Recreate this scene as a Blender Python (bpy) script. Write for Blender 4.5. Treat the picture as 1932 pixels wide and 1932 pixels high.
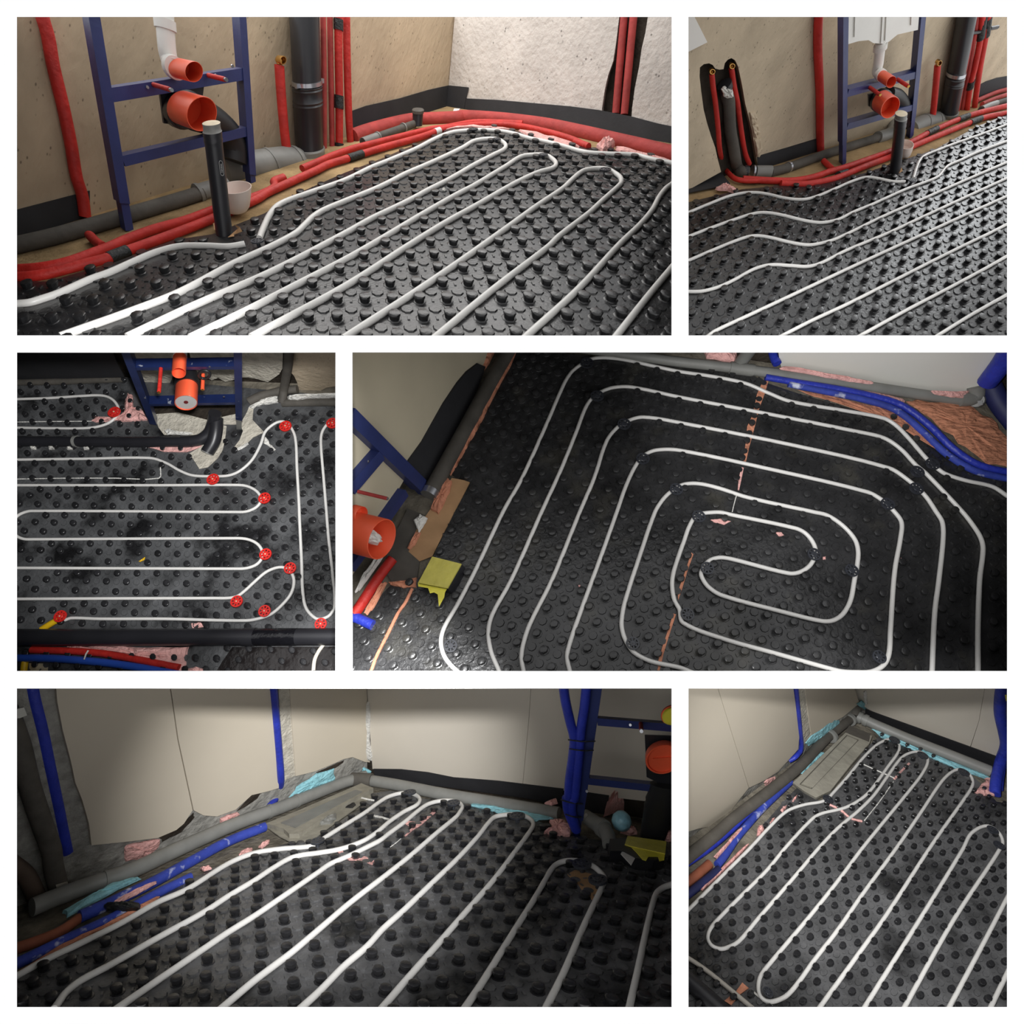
import bpy, math, random
from mathutils import Vector as V, Matrix

# ------------------------------------------------------------------ camera, light, exposure
for _o in list(bpy.data.objects):
    bpy.data.objects.remove(_o)
sc = bpy.context.scene
C = sc.collection
FOC = 1000.0            # focal length in pixels of the 1932 px wide frame
PP = 966.0
cam_d = bpy.data.cameras.new('camera')
cam_d.sensor_fit = 'HORIZONTAL'
cam_d.sensor_width = 36.0
cam_d.lens = 36.0 * FOC / 1932.0
cam_d.clip_start = 0.05
cam = bpy.data.objects.new('camera', cam_d)
cam.location = (0, 0, 0)
cam.rotation_euler = (math.pi / 2, 0, 0)
C.objects.link(cam)
sc.camera = cam
sc.view_settings.view_transform = 'Standard'
sc.view_settings.look = 'None'
sc.view_settings.exposure = 0.0
sc.view_settings.gamma = 1.0
sc.view_settings.use_curve_mapping = False
w = bpy.data.worlds.new('World')
sc.world = w
w.use_nodes = True
w.node_tree.nodes['Background'].inputs[0].default_value = (1.0, 1.0, 1.0, 1)
w.node_tree.nodes['Background'].inputs[1].default_value = 1.02

def spot(name, loc, target, power, deg, blend=0.5, size=0.05, col=(1, 1, 1)):
    d = bpy.data.lights.new(name, 'SPOT')
    d.energy = power
    d.spot_size = math.radians(deg)
    d.spot_blend = blend
    d.shadow_soft_size = size
    d.color = col
    o = bpy.data.objects.new(name, d)
    o.location = loc
    o.rotation_euler = (V(target) - V(loc)).to_track_quat('-Z', 'Y').to_euler()
    C.objects.link(o)
    return o

def ray(u, v):
    return V(((u - PP) / FOC, 1.0, (PP - v) / FOC))

def area(name, loc, target, power, sx, sy, col=(1, 1, 1)):
    d = bpy.data.lights.new(name, 'AREA')
    d.shape = 'RECTANGLE'
    d.size, d.size_y = sx, sy
    d.energy = power
    d.color = col
    o = bpy.data.objects.new(name, d)
    o.location = loc
    o.rotation_euler = (V(target) - V(loc)).to_track_quat('-Z', 'Y').to_euler()
    C.objects.link(o)
    return o

# added unseen fill lights: two over upper rooms, flash-like camera spots for the lower
area('top_fill_1', (-1.6, 3.3, 5.2), (-1.9, 5.4, 3.0), 90, 4.0, 1.6, (1.0, 0.97, 0.93))
area('top_fill_2', (4.7, 3.7, 4.6), (2.7, 3.8, 2.4), 14, 1.4, 1.0, (0.95, 0.98, 1.0))
spot('camera_fill_3', (-0.16, 0.3, 0.2), ray(320, 890) * 3.6, 480, 42, 0.7, 0.05)
spot('camera_fill_4', (0.12, 0.3, 0.06), ray(1560, 790) * 3.1, 250, 46, 1.0, 0.05)
spot('camera_fill_5', (-0.08, 0.3, 0.06), ray(650, 1490) * 4.5, 1150, 41, 1.0, 0.05)
spot('camera_fill_6', (0.1, 0.3, 0.05), ray(1640, 1570) * 3.0, 600, 37, 1.0, 0.05)

random.seed(7)

# ------------------------------------------------------------------ mesh helpers
ORG = {}

def M(name, vf, mat, parent=None, smooth=False):
    verts, faces = vf
    verts = [V(p) for p in verts]
    if parent is None:
        lo = verts[0].copy()
        for p in verts:
            if p.z < lo.z:
                lo = p.copy()
        org = lo
    else:
        org = ORG[parent.name]
    me = bpy.data.meshes.new(name)
    me.from_pydata([p - org for p in verts], [], faces)
    me.update()
    if smooth:
        me.shade_smooth()
        try:
            me.set_sharp_from_angle(angle=math.radians(40))
        except Exception:
            pass
    me.materials.append(mat)
    o = bpy.data.objects.new(name, me)
    C.objects.link(o)
    if parent is None:
        o.location = org
    else:
        o.parent = parent
    ORG[o.name] = org
    return o

def tag(o, label, cat, group=None, kind=None):
    o['label'] = label
    o['category'] = cat
    if group:
        o['group'] = group
    if kind:
        o['kind'] = kind
    return o

def thing(name, label, cat, loc, group=None):
    o = bpy.data.objects.new(name, None)
    o.location = loc
    o.empty_display_size = 0.02
    C.objects.link(o)
    ORG[o.name] = V(loc)
    return tag(o, label, cat, group)

def struct(name, vf, mat, parent=None, smooth=False):
    o = M(name, vf, mat, parent, smooth)
    if parent is None:
        o['kind'] = 'structure'
    return o

def join(*vfs):
    vs, fs = [], []
    for v, f in vfs:
        n = len(vs)
        vs += list(v)
        fs += [[i + n for i in q] for q in f]
    return vs, fs

def catmull(p, n=6):
    p = [V(x) for x in p]
    if len(p) < 3:
        return p
    q = [p[0] * 2 - p[1]] + p + [p[-1] * 2 - p[-2]]
    out = []
    for i in range(1, len(q) - 2):
        a, b, c, d = q[i - 1], q[i], q[i + 1], q[i + 2]
        # centripetal-ish: limit tangents by segment length
        L = (c - b).length
        m1 = (c - a) * (L / max(1e-9, (c - b).length + (b - a).length))
        m2 = (d - b) * (L / max(1e-9, (d - c).length + (c - b).length))
        for k in range(n):
            t = k / n
            t2, t3 = t * t, t * t * t
            out.append(b * (2 * t3 - 3 * t2 + 1) + m1 * (t3 - 2 * t2 + t) + c * (-2 * t3 + 3 * t2) + m2 * (t3 - t2))
    out.append(p[-1])
    return out

def frame_of(d):
    d = d.normalized()
    a = V((0, 0, 1)) if abs(d.z) < 0.9 else V((1, 0, 0))
    x = d.cross(a).normalized()
    return x, d.cross(x).normalized()

def tube(path, r, seg=10, caps=True):
    """round bar along a world path; r a number or one radius for each point"""
    path = [V(p) for p in path]
    n = len(path)
    rs = r if isinstance(r, (list, tuple)) else [r] * n
    vs, fs = [], []
    x = None
    for i in range(n):
        d = (path[min(i + 1, n - 1)] - path[max(i - 1, 0)])
        if d.length < 1e-9:
            d = V((0, 0, 1))
        d.normalize()
        if x is None:
            x, y = frame_of(d)
        else:
            x = (x - d * x.dot(d))
            x.normalize()
        y = d.cross(x)
        for k in range(seg):
            t = 2 * math.pi * k / seg
            vs.append(path[i] + (x * math.cos(t) + y * math.sin(t)) * rs[i])
    for i in range(n - 1):
        for k in range(seg):
            a, b = i * seg + k, i * seg + (k + 1) % seg
            fs.append([a, b, b + seg, a + seg])
    if caps:
        fs.append(list(range(seg))[::-1])
        fs.append([(n - 1) * seg + k for k in range(seg)])
    return vs, fs

def lathe(p, d, prof, seg=24, closed=False):
    """prof: (distance along d, radius) pairs; turned round the axis through p"""
    p = V(p)
    d = V(d).normalized()
    x, y = frame_of(d)
    vs, fs = [], []
    n = len(prof)
    for t, r in prof:
        for k in range(seg):
            a = 2 * math.pi * k / seg
            vs.append(p + d * t + (x * math.cos(a) + y * math.sin(a)) * r)
    for i in range(n - 1):
        for k in range(seg):
            a, b = i * seg + k, i * seg + (k + 1) % seg
            fs.append([a, b, b + seg, a + seg])
    if closed:
        for k in range(seg):
            a, b = (n - 1) * seg + k, (n - 1) * seg + (k + 1) % seg
            fs.append([a, b, (k + 1) % seg, k])
    else:
        fs.append(list(range(seg))[::-1])
        fs.append([(n - 1) * seg + k for k in range(seg)])
    return vs, fs

def socket(p, d, L, r, wall=0.1, deep=0.85, seg=28):
    """open-ended hollow pipe stub: mouth at p + d*L"""
    ri = r * (1 - wall)
    return lathe(p, d, [(0, r), (L * 0.98, r), (L, r * 0.985), (L, ri * 1.01), (L * 0.97, ri), (L * (1 - deep), ri), (L * (1 - deep) - 1e-4, 0.0005)], seg)

def rl(p, d, x, y, prof, seg=24):
    """turned shape on room axes: d its axis, x and y the section axes; prof = (steps along d, radius in grid units)"""
    p = V(p)
    vs, fs = [], []
    n = len(prof)
    for t, r in prof:
        for k in range(seg):
            a = 2 * math.pi * k / seg
            vs.append(p + d * t + (x * math.cos(a) + y * math.sin(a)) * r)
    for i in range(n - 1):
        for k in range(seg):
            a, b = i * seg + k, i * seg + (k + 1) % seg
            fs.append([a, b, b + seg, a + seg])
    fs.append(list(range(seg))[::-1])
    fs.append([(n - 1) * seg + k for k in range(seg)])
    return vs, fs

def du(p, w):
    return FOC * (w.x * p.y - p.x * w.y) / p.y ** 2

def ru(p, x, y, rp):
    """radius in grid units that shows rp pixels wide to either side at p"""
    return rp / math.hypot(du(V(p), x), du(V(p), y))

def rsocket(p, d, x, y, L, r, wall=0.08, deep=0.85, seg=28):
    ri = r * (1 - wall)
    return rl(p, d, x, y, [(0, r), (L * 0.98, r), (L, r * 0.985), (L, ri * 1.01), (L * 0.97, ri), (L * (1 - deep), ri), (L * (1 - deep) - 1e-4, 0.0005)], seg)

def slab(poly, th):
    poly = [V(p) for p in poly]
    n = len(poly)
    vs = poly + [p + th for p in poly]
    fs = [list(range(n)), [n + i for i in range(n)][::-1]]
    for i in range(n):
        j = (i + 1) % n
        fs.append([i, n + i, n + j, j])
    return vs, fs

def beam(p, q, hx, hy):
    """box bar from p to q with half-size vectors hx, hy"""
    p, q = V(p), V(q)
    vs = [c + hx * a + hy * b for c in (p, q) for a, b in ((-1, -1), (1, -1), (1, 1), (-1, 1))]
    return vs, [[0, 1, 2, 3], [7, 6, 5, 4], [0, 4, 5, 1], [1, 5, 6, 2], [2, 6, 7, 3], [3, 7, 4, 0]]

def dome(poly, up, rng=None, rough=0.25):
    """lumpy mound over a closed outline; up = its height vector"""
    rng = rng or random
    poly = [V(p) for p in poly]
    # subdivide outline and roughen it
    o = []
    n = len(poly)
    for i in range(n):
        a, b = poly[i], poly[(i + 1) % n]
        for k in range(3):
            o.append(a.lerp(b, k / 3))
    c = sum(o, V()) / len(o)
    n = len(o)
    rad = sum((p - c).length for p in o) / n
    o = [p + (p - c).normalized() * rad * rng.uniform(-rough, rough) * 0.3 for p in o]
    rings = [(1.0, 0.0), (0.95, 0.55), (0.7, 0.9), (0.4, 1.0)]
    vs, fs = [], []
    for s, h in rings:
        for p in o:
            vs.append(c + (p - c) * s + up * h * (1 + rng.uniform(-rough, rough) * (h > 0)))
    vs.append(c + up * (1 + rng.uniform(-rough, rough)))
    for i in range(len(rings) - 1):
        for k in range(n):
            a, b = i * n + k, i * n + (k + 1) % n
            fs.append([a, b, b + n, a + n])
    L = (len(rings) - 1) * n
    for k in range(n):
        fs.append([L + k, L + (k + 1) % n, len(vs) - 1])
    fs.append(list(range(n))[::-1])
    return vs, fs

# ------------------------------------------------------------------ procedural materials
MATS = {}

def pm(name, col, rough=0.5, metal=0.0, spec=0.5, var=0.0, vscale=8.0, bump=0.0, bscale=40.0, col2=None, c2at=(0.5, 0.62), c2scale=6.0,
       pits=0.0, pscale=60.0, trans=0.0, alpha=1.0, stretch=(1, 1, 1), sub=0.0):
    if name in MATS:
        return MATS[name]
    m = bpy.data.materials.new(name)
    m.use_nodes = True
    nt = m.node_tree
    N, Lk = nt.nodes, nt.links
    b = N['Principled BSDF']
    b.inputs['Roughness'].default_value = rough
    b.inputs['Metallic'].default_value = metal
    b.inputs['Specular IOR Level'].default_value = spec
    b.inputs['Transmission Weight'].default_value = trans
    b.inputs['Alpha'].default_value = alpha
    if sub:
        b.inputs['Subsurface Weight'].default_value = sub
        b.inputs['Subsurface Radius'].default_value = (0.02, 0.02, 0.02)
    geo = N.new('ShaderNodeNewGeometry')
    mp = N.new('ShaderNodeMapping')
    mp.inputs['Scale'].default_value = stretch
    Lk.new(geo.outputs['Position'], mp.inputs['Vector'])
    pos = mp.outputs['Vector']
    def noise(scale, detail=4.0):
        n = N.new('ShaderNodeTexNoise')
        n.inputs['Scale'].default_value = scale
        n.inputs['Detail'].default_value = detail
        Lk.new(pos, n.inputs['Vector'])
        return n.outputs['Fac']
    def mix(fac, a, bb, mode='MIX'):
        x = N.new('ShaderNodeMix')
        x.data_type = 'RGBA'
        x.blend_type = mode
        if isinstance(fac, float):
            x.inputs[0].default_value = fac
        else:
            Lk.new(fac, x.inputs[0])
        for s, val in ((x.inputs[6], a), (x.inputs[7], bb)):
            if isinstance(val, tuple):
                s.default_value = (*val[:3], 1)
            else:
                Lk.new(val, s)
        return x.outputs[2]
    def ramp(fac, a, bb):
        r = N.new('ShaderNodeMapRange')
        r.inputs[1].default_value = a
        r.inputs[2].default_value = bb
        Lk.new(fac, r.inputs[0])
        return r.outputs[0]
    c = tuple(col)
    out = c
    if col2 is not None:
        out = mix(ramp(noise(c2scale, 6.0), *c2at), out, tuple(col2))
    if var:
        lo = tuple(x * (1 - var) for x in (1, 1, 1))
        hi = tuple(x * (1 + var) for x in (1, 1, 1))
        out = mix(1.0, out, mix(ramp(noise(vscale, 5.0), 0.3, 0.7), lo, hi), 'MULTIPLY')
    hnode = None
    if pits:
        vz = N.new('ShaderNodeTexVoronoi')
        vz.inputs['Scale'].default_value = pscale
        Lk.new(pos, vz.inputs['Vector'])
        pf = ramp(vz.outputs['Distance'], 0.12, 0.24)
        # only some cells hold a pit
        sel = ramp(noise(pscale * 0.35, 2.0), 0.53, 0.6)
        inv = N.new('ShaderNodeMath'); inv.operation = 'SUBTRACT'; inv.inputs[0].default_value = 1.0
        Lk.new(pf, inv.inputs[1])
        mm = N.new('ShaderNodeMath'); mm.operation = 'MULTIPLY'
        Lk.new(inv.outputs[0], mm.inputs[0]); Lk.new(sel, mm.inputs[1])
        mp2 = N.new('ShaderNodeMath'); mp2.operation = 'MULTIPLY'; mp2.inputs[1].default_value = pits
        Lk.new(mm.outputs[0], mp2.inputs[0])
        out = mix(mp2.outputs[0], out, tuple(x * 0.25 for x in c))
    if isinstance(out, tuple):
        b.inputs['Base Color'].default_value = (*out, 1)
    else:
        Lk.new(out, b.inputs['Base Color'])
    if bump:
        bp = N.new('ShaderNodeBump')
        bp.inputs['Strength'].default_value = bump
        bp.inputs['Distance'].default_value = 0.02
        Lk.new(noise(bscale, 6.0), bp.inputs['Height'])
        Lk.new(bp.outputs['Normal'], b.inputs['Normal'])
    MATS[name] = m
    return m

def srgb(r, g, b):
    f = lambda c: ((c / 255 + 0.055) / 1.055) ** 2.4 if c > 10 else c / 255 / 12.92
    return (f(r), f(g), f(b))

# ------------------------------------------------------------------ rooms
class Plane:
    def __init__(s, room, p, n, along):
        s.room, s.p, s.n, s.along = room, V(p), V(n).normalized(), V(along).normalized()
        # one grid unit along the wall, and one square to it towards the room
        m = Matrix((room.A, room.B, room.U)).transposed().inverted()
        c = m @ s.along
        l = math.hypot(c.x, c.y) or 1.0
        s.a1 = (room.A * c.x + room.B * c.y) / l
        s.m = (room.A * -c.y + room.B * c.x) / l
        if s.m.dot(s.n) < 0:
            s.m = -s.m
    def at(s, u, v, off=0.0):
        """point seen at pixel (u, v) on the plane moved off units towards the room"""
        r = ray(u, v)
        return r * (s.n.dot(s.p + s.m * off) / s.n.dot(r))
    def poly(s, px, off=0.0):
        return [s.at(u, v, off) for u, v in px]

class Room:
    """one display room: origin and the three axes of its floor grid, in metres"""
    def __init__(s, O, A, B, U, rect):
        s.O, s.A, s.B, s.U = V(O), V(A), V(B), V(U)
        s.N = s.A.cross(s.B).normalized()
        if s.N.dot(s.U) < 0:
            s.N = -s.N
        s.u = (s.A.length + s.B.length) / 2
        s.rect = rect
    def P(s, a, b, z=0.0):
        return s.O + s.A * a + s.B * b + s.U * z
    def fl(s, u, v, z=0.0):
        r = ray(u, v)
        return r * (s.N.dot(s.O + s.U * z) / s.N.dot(r))
    def ab(s, p):
        m = Matrix((s.A, s.B, s.U)).transposed()
        return m.inverted() @ (V(p) - s.O)
    def wall(s, p, q, z=0.0):
        """upright plane over the floor line between two pixels"""
        a, b = s.fl(*p, z), s.fl(*q, z)
        n = (b - a).cross(s.U).normalized()
        if n.dot(-a) < 0:
            n = -n
        return Plane(s, a, n, b - a)
    def floorplane(s, z=0.0):
        return Plane(s, s.O + s.U * z, s.N, s.A)
    def inside(s, u, v, m=0):
        x0, y0, x1, y1 = s.rect
        return x0 - m <= u <= x1 + m and y0 - m <= v <= y1 + m

def px(p):
    return PP + FOC * p[0] / p[1], PP - FOC * p[2] / p[1]

def rpx(p, n):
    """radius in metres of something n pixels in radius seen at p"""
    return n * V(p).length / FOC * (V(p).y / V(p).length)

def inpoly(x, y, poly):
    c = False
    n = len(poly)
    j = n - 1
    for i in range(n):
        xi, yi = poly[i]
        xj, yj = poly[j]
        if (yi > y) != (yj > y) and x < (xj - xi) * (y - yi) / (yj - yi) + xi:
            c = not c
        j = i
    return c

RM = {
 1: Room((-0.61521,2.24518,0.73528),(0.04506,0.05966,0.06368),(0.08283,-0.06050,-0.06311),(0.01066,-0.03661,0.05964),(32,32,1267,633)),
 2: Room((1.90424,2.40675,0.99474),(0.06208,0.02526,0.03276),(0.00096,-0.04145,-0.05606),(-0.02456,-0.04026,0.01568),(1299,32,1900,633)),
 3: Room((-3.01982,3.36317,0.33147),(0.05786,-0.00126,-0.00152),(0.01342,-0.02392,-0.05370),(0.05292,-0.08403,0.01977),(32,665,633,1266)),
 4: Room((1.59177,3.06708,0.51406),(0.05939,-0.00862,-0.01537),(-0.02662,-0.02751,-0.05460),(-0.01745,-0.05270,0.03102),(665,665,1900,1266)),
 5: Room((-1.42512,2.73065,-2.21934),(0.03041,0.06999,-0.00950),(0.09240,-0.04915,0.00978),(0.01089,-0.04160,0.11004),(32,1299,1267,1900)),
 6: Room((1.73728,2.82092,-1.84323),(0.04907,0.03422,0.01062),(0.02740,-0.02158,-0.00859),(-0.03296,-0.05359,0.06393),(1299,1299,1900,1900)),
}

# measuring frames: a point read off at scale s inside a region starting at (x0, y0)
def fr(x0, y0, s):
    return lambda *pts: [(x0 + x / s, y0 + y / s) for x, y in pts]
c1, c2, c3, c4 = fr(32, 32, 3.126), fr(650, 32, 3.126), fr(32, 334, 3.126), fr(650, 334, 3.126)
c5, c6, c7, c8 = fr(1298, 32, 3.199), fr(1298, 334, 3.199), fr(32, 664, 3.199), fr(32, 966, 3.199)
c9, c10, c11, c12 = fr(664, 664, 3.126), fr(1282, 664, 3.116), fr(664, 966, 3.126), fr(1282, 966, 3.116)
c13, c14, c15, c16 = fr(32, 1298, 3.126), fr(650, 1298, 3.126), fr(32, 1600, 3.126), fr(650, 1600, 3.126)
c17, c18 = fr(1298, 1298, 3.199), fr(1298, 1600, 3.199)

# ------------------------------------------------------------------ the white front wall with its six openings
DW = 2.0
def radial(u, v, y):
    return ray(u, v) * y
white = pm('white_wall_paint', (0.985, 0.985, 0.985), rough=0.9, spec=0.0)
def front_wall():
    us = [-260, 32, 633, 665, 1267, 1299, 1900, 2192]
    rows = [(-260, 32, []), (32, 633, [(32, 1267), (1299, 1900)]), (633, 665, []), (665, 1266, [(32, 633), (665, 1900)]),
            (1266, 1299, []), (1299, 1900, [(32, 1267), (1299, 1900)]), (1900, 2192, [])]
    parts = []
    for v0, v1, holes in rows:
        xs = [-260] + [x for h in holes for x in h] + [2192]
        for i in range(0, len(xs), 2):
            u0, u1 = xs[i], xs[i + 1]
            f = [radial(u, v, DW) for u, v in ((u0, v0), (u1, v0), (u1, v1), (u0, v1))]
            bk = [radial(u, v, DW + 0.03) for u, v in ((u0, v0), (u1, v0), (u1, v1), (u0, v1))]
            parts.append((f + bk, [[0, 3, 2, 1], [4, 5, 6, 7], [0, 1, 5, 4], [1, 2, 6, 5], [2, 3, 7, 6], [3, 0, 4, 7]]))
    return join(*parts)
struct('wall_front', front_wall(), white)
divm = pm('divider_board', srgb(70, 68, 66), rough=0.9, spec=0.1, var=0.1)
def divider(name, u0, v0, u1, v1, far=9.0):  # unseen boards added to shut stray light out of the rooms
    """board running back from the front wall between two rooms"""
    h = 2.5
    if v0 == v1:
        q = [(u0, v0 - h), (u1, v0 - h), (u1, v0 + h), (u0, v0 + h)]
    else:
        q = [(u0 - h, v0), (u0 + h, v0), (u0 + h, v1), (u0 - h, v1)]
    a = [radial(u, v, DW + 0.031) for u, v in q]
    b = [radial(u, v, far) for u, v in q]
    struct(name, (a + b, [[0, 1, 2, 3], [7, 6, 5, 4], [0, 4, 5, 1], [1, 5, 6, 2], [2, 6, 7, 3], [3, 7, 4, 0]]), divm)
divider('light_divider_1', 13, 649, 1919, 649)
divider('light_divider_2', 13, 1282.5, 1919, 1282.5)
divider('light_divider_3', 1283, 16, 1283, 646)
divider('light_divider_4', 649, 652, 649, 1279)
divider('light_divider_5', 1283, 1286, 1283, 1916)
divider('light_divider_6', 16, 16, 16, 1916)
divider('light_divider_7', 1916, 652, 1916, 1916)

# ------------------------------------------------------------------ studded mat and heating pipe
def ext(pts, m=26, ends=(1, 1)):
    """carry a run of pixels on beyond its ends"""
    pts = [tuple(p) for p in pts]
    def go(a, b):
        d = math.hypot(a[0] - b[0], a[1] - b[1]) or 1
        return (a[0] + (a[0] - b[0]) / d * m, a[1] + (a[1] - b[1]) / d * m)
    if ends[0]:
        pts = [go(pts[0], pts[1])] + pts
    if ends[1]:
        pts = pts + [go(pts[-1], pts[-2])]
    return pts

PIPES = {}
def hpipe(k, pts, label, rad, mat, ends=(1, 1), z=0.17, group=None):
    R = RM[k]
    pts = ext(pts, 13, ends)
    path = catmull([R.fl(u, v, z) for u, v in pts], 6)
    PIPES.setdefault(k, []).append([R.ab(p) for p in path])
    o = M('heating_pipe', tube(path, rad, 10), mat, smooth=True)
    return tag(o, label, 'pipe', group)

def stud_vf(R, hgt=0.42, r0=0.25, r1=0.31, n=10, square=0.0):
    prof = [(0.0, r0 * 1.5), (0.035, r0 * 1.42), (0.04, r0), (hgt * 0.72, r1), (hgt * 0.93, r1 * 0.97), (hgt, r1 * 0.78)]
    vs, fs = [], []
    for z, r in prof:
        for k in range(n):
            t = 2 * math.pi * (k + 0.5) / n
            vs.append(R.A * r * math.cos(t) + R.B * r * math.sin(t) + R.U * z)
    for i in range(len(prof) - 1):
        for k in range(n):
            a, b = i * n + k, i * n + (k + 1) % n
            fs.append([a, b, b + n, a + n])
    vs.append(R.U * hgt * 0.965)
    L = (len(prof) - 1) * n
    for k in range(n):
        fs.append([L + k, L + (k + 1) % n, len(vs) - 1])
    return vs, fs

def mat_floor(k, poly, label, mat, clear=(), shift=(0, 0), n_obj=300, studn=8, holes=(), smat=None):
    """poly: outline of the mat in pixels; clear: pixel discs (u, v, r) without studs"""
    R = RM[k]
    root = thing('stud_mat', label, 'floor mat', R.fl(*poly[0], -0.4))
    base = [R.fl(u, v, 0.0) for u, v in poly]
    M('film', slab(base, -R.U * 0.4), mat, root)
    cand, pads = [], []
    us = [u for u, v in poly]; vs_ = [v for u, v in poly]
    cor = [R.ab(R.fl(u, v)) for u, v in poly]
    a0, a1 = int(min(c.x for c in cor)) - 1, int(max(c.x for c in cor)) + 2
    b0, b1 = int(min(c.y for c in cor)) - 1, int(max(c.y for c in cor)) + 2
    segs = []
    for p in PIPES.get(k, []):
        segs += [(p[i].x, p[i].y, p[i + 1].x, p[i + 1].y) for i in range(len(p) - 1)]
    grid = {}
    for s in segs:
        for gx in range(int(min(s[0], s[2]) - 1) // 2, int(max(s[0], s[2]) + 1) // 2 + 1):
            for gy in range(int(min(s[1], s[3]) - 1) // 2, int(max(s[1], s[3]) + 1) // 2 + 1):
                grid.setdefault((gx, gy), []).append(s)
    def pipe_near(x, y):
        """nearest point of any pipe"""
        best, bq = 9, None
        for s in grid.get((int(math.floor(x)) // 2, int(math.floor(y)) // 2), ()):
            dx, dy = s[2] - s[0], s[3] - s[1]
            L = dx * dx + dy * dy or 1e-9
            t = max(0, min(1, ((x - s[0]) * dx + (y - s[1]) * dy) / L))
            qx, qy = s[0] + t * dx, s[1] + t * dy
            d = math.hypot(x - qx, y - qy)
            if d < best:
                best, bq = d, (qx, qy)
        return best, bq
    rng = random.Random(k)
    def ok(x, y, m=1.0, zz=0.0):
        p = R.P(x, y, zz)
        if p.y < DW + 0.04:
            return None
        u, v = px(p)
        if not inpoly(u, v, poly):
            return None
        if any(inpoly(u, v, h) for h in holes):
            return None
        for cu, cv, cr in clear:
            if math.hypot(u - cu, v - cv) < cr * m:
                return None
        return p
    for a in range(a0, a1):
        for b in range(b0, b1):
            x, y = a + shift[0], b + shift[1]
            if (a + b) % 2 == 0:
                d, q = pipe_near(x, y)
                if d < 0.46:
                    if d < 0.12 or q is None:
                        continue
                    s = 0.46 / d            # the stud stands just beside the pipe
                    x, y = q[0] + (x - q[0]) * s, q[1] + (y - q[1]) * s
                p = ok(x, y, 1.0, 0.2)
                if p is not None:
                    cand.append((p.y, R.P(x, y, 0.0)))
            else:
                if ok(x, y, 0.9) is not None:
                    pads.append((x, y, 0))
            for ddx, ddy in (((0.5, 0.5), (0.5, -0.5)) if (a + b) % 2 == 0 else ()):
                if ok(x + ddx, y + ddy, 0.9) is not None:
                    pads.append((x + ddx, y + ddy, 1 if ddy > 0 else 2))
    cand.sort(key=lambda c: c[0])
    sv = stud_vf(R, n=studn)
    me = None
    org = ORG[root.name]
    for y_, p in cand[:n_obj]:
        if me is None:
            me = bpy.data.meshes.new('stud')
            me.from_pydata(sv[0], [], sv[1])
            me.shade_smooth()
            me.set_sharp_from_angle(angle=math.radians(50))
            me.materials.append(smat or mat)
        o = bpy.data.objects.new('stud', me)
        C.objects.link(o)
        o.parent = root
        o.location = p - org
    if len(cand) > n_obj:
        vs, fs = [], []
        for y_, p in cand[n_obj:]:
            n = len(vs)
            vs += [p + q for q in sv[0]]
            fs += [[i + n for i in f] for f in sv[1]]
        o = M('stud_field', (vs, fs), smat or mat, root, True)
        o['kind'] = 'stuff'
    # low raised cells moulded between the studs
    vs, fs = [], []
    for x, y, t in pads:
        if t == 0:
            ring = [(0.34 * math.cos(math.pi / 8 + i * math.pi / 4), 0.34 * math.sin(math.pi / 8 + i * math.pi / 4)) for i in range(8)]
            hh = 0.085
        else:
            e = (1, 1) if t == 1 else (1, -1)
            f_ = (1, -1) if t == 1 else (1, 1)
            ring = [(e[0] * i * 0.045 + f_[0] * j * 0.10, e[1] * i * 0.045 + f_[1] * j * 0.10) for i, j in ((-1, -1), (1, -1), (1, 1), (-1, 1))]
            hh = 0.065
        n = len(vs)
        m = len(ring)
        for sc_, z in ((1.0, 0.0), (0.9, hh)):
            for qx, qy in ring:
                vs.append(R.P(x + qx * sc_, y + qy * sc_, z))
        for i in range(m):
            j = (i + 1) % m
            fs.append([n + i, n + j, n + m + j, n + m + i])
        fs.append([n + m + i for i in range(m)])
    if vs:
        o = M('moulded_cells', (vs, fs), mat, root)
        o['kind'] = 'stuff'
    return root


# ------------------------------------------------------------------ floors, walls, mats and heating pipes of the six rooms
pex = pm('white_pipe_plastic', srgb(222, 220, 216), rough=0.35, var=0.05, vscale=5)
black1 = pm('black_stud_film', (0.012, 0.012, 0.013), rough=0.3, spec=0.55, var=0.35, vscale=9, bump=0.12, bscale=60)
black3 = pm('dusty_black_film', (0.085, 0.087, 0.09), rough=0.36, spec=0.5, var=0.4, vscale=7, bump=0.25, bscale=50, col2=(0.012, 0.012, 0.013), c2at=(0.52, 0.66), c2scale=5)
black4 = pm('wet_black_film', (0.03, 0.03, 0.031), rough=0.3, spec=0.5, var=0.4, vscale=6, bump=0.2, bscale=45, col2=(0.05, 0.048, 0.042), c2at=(0.55, 0.7), c2scale=5)
black5 = pm('grey_worn_film', (0.1, 0.1, 0.102), rough=0.4, spec=0.5, var=0.35, vscale=7, bump=0.2, bscale=50, col2=(0.02, 0.02, 0.02), c2at=(0.5, 0.68), c2scale=4)
studblk = pm('rubbed_shaded_stud', (0.022, 0.022, 0.024), rough=0.33, spec=0.5, var=0.4, vscale=12, bump=0.15, bscale=60)  # clean black studs, darkened too in place of their missing shadow sides
sand = pm('sand_screed', srgb(160, 136, 100), rough=0.95, spec=0.1, var=0.35, vscale=4, bump=0.5, bscale=30)
greyfl = pm('grey_rubble_floor', srgb(120, 114, 102), rough=0.95, spec=0.1, var=0.4, vscale=9, bump=0.8, bscale=25)
conc1 = pm('brown_shuttered_concrete', srgb(186, 167, 141), rough=0.9, spec=0.15, var=0.14, vscale=2.2, bump=0.35, bscale=14, pits=0.75, pscale=24, stretch=(1.8, 1.8, 0.6))
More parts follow.
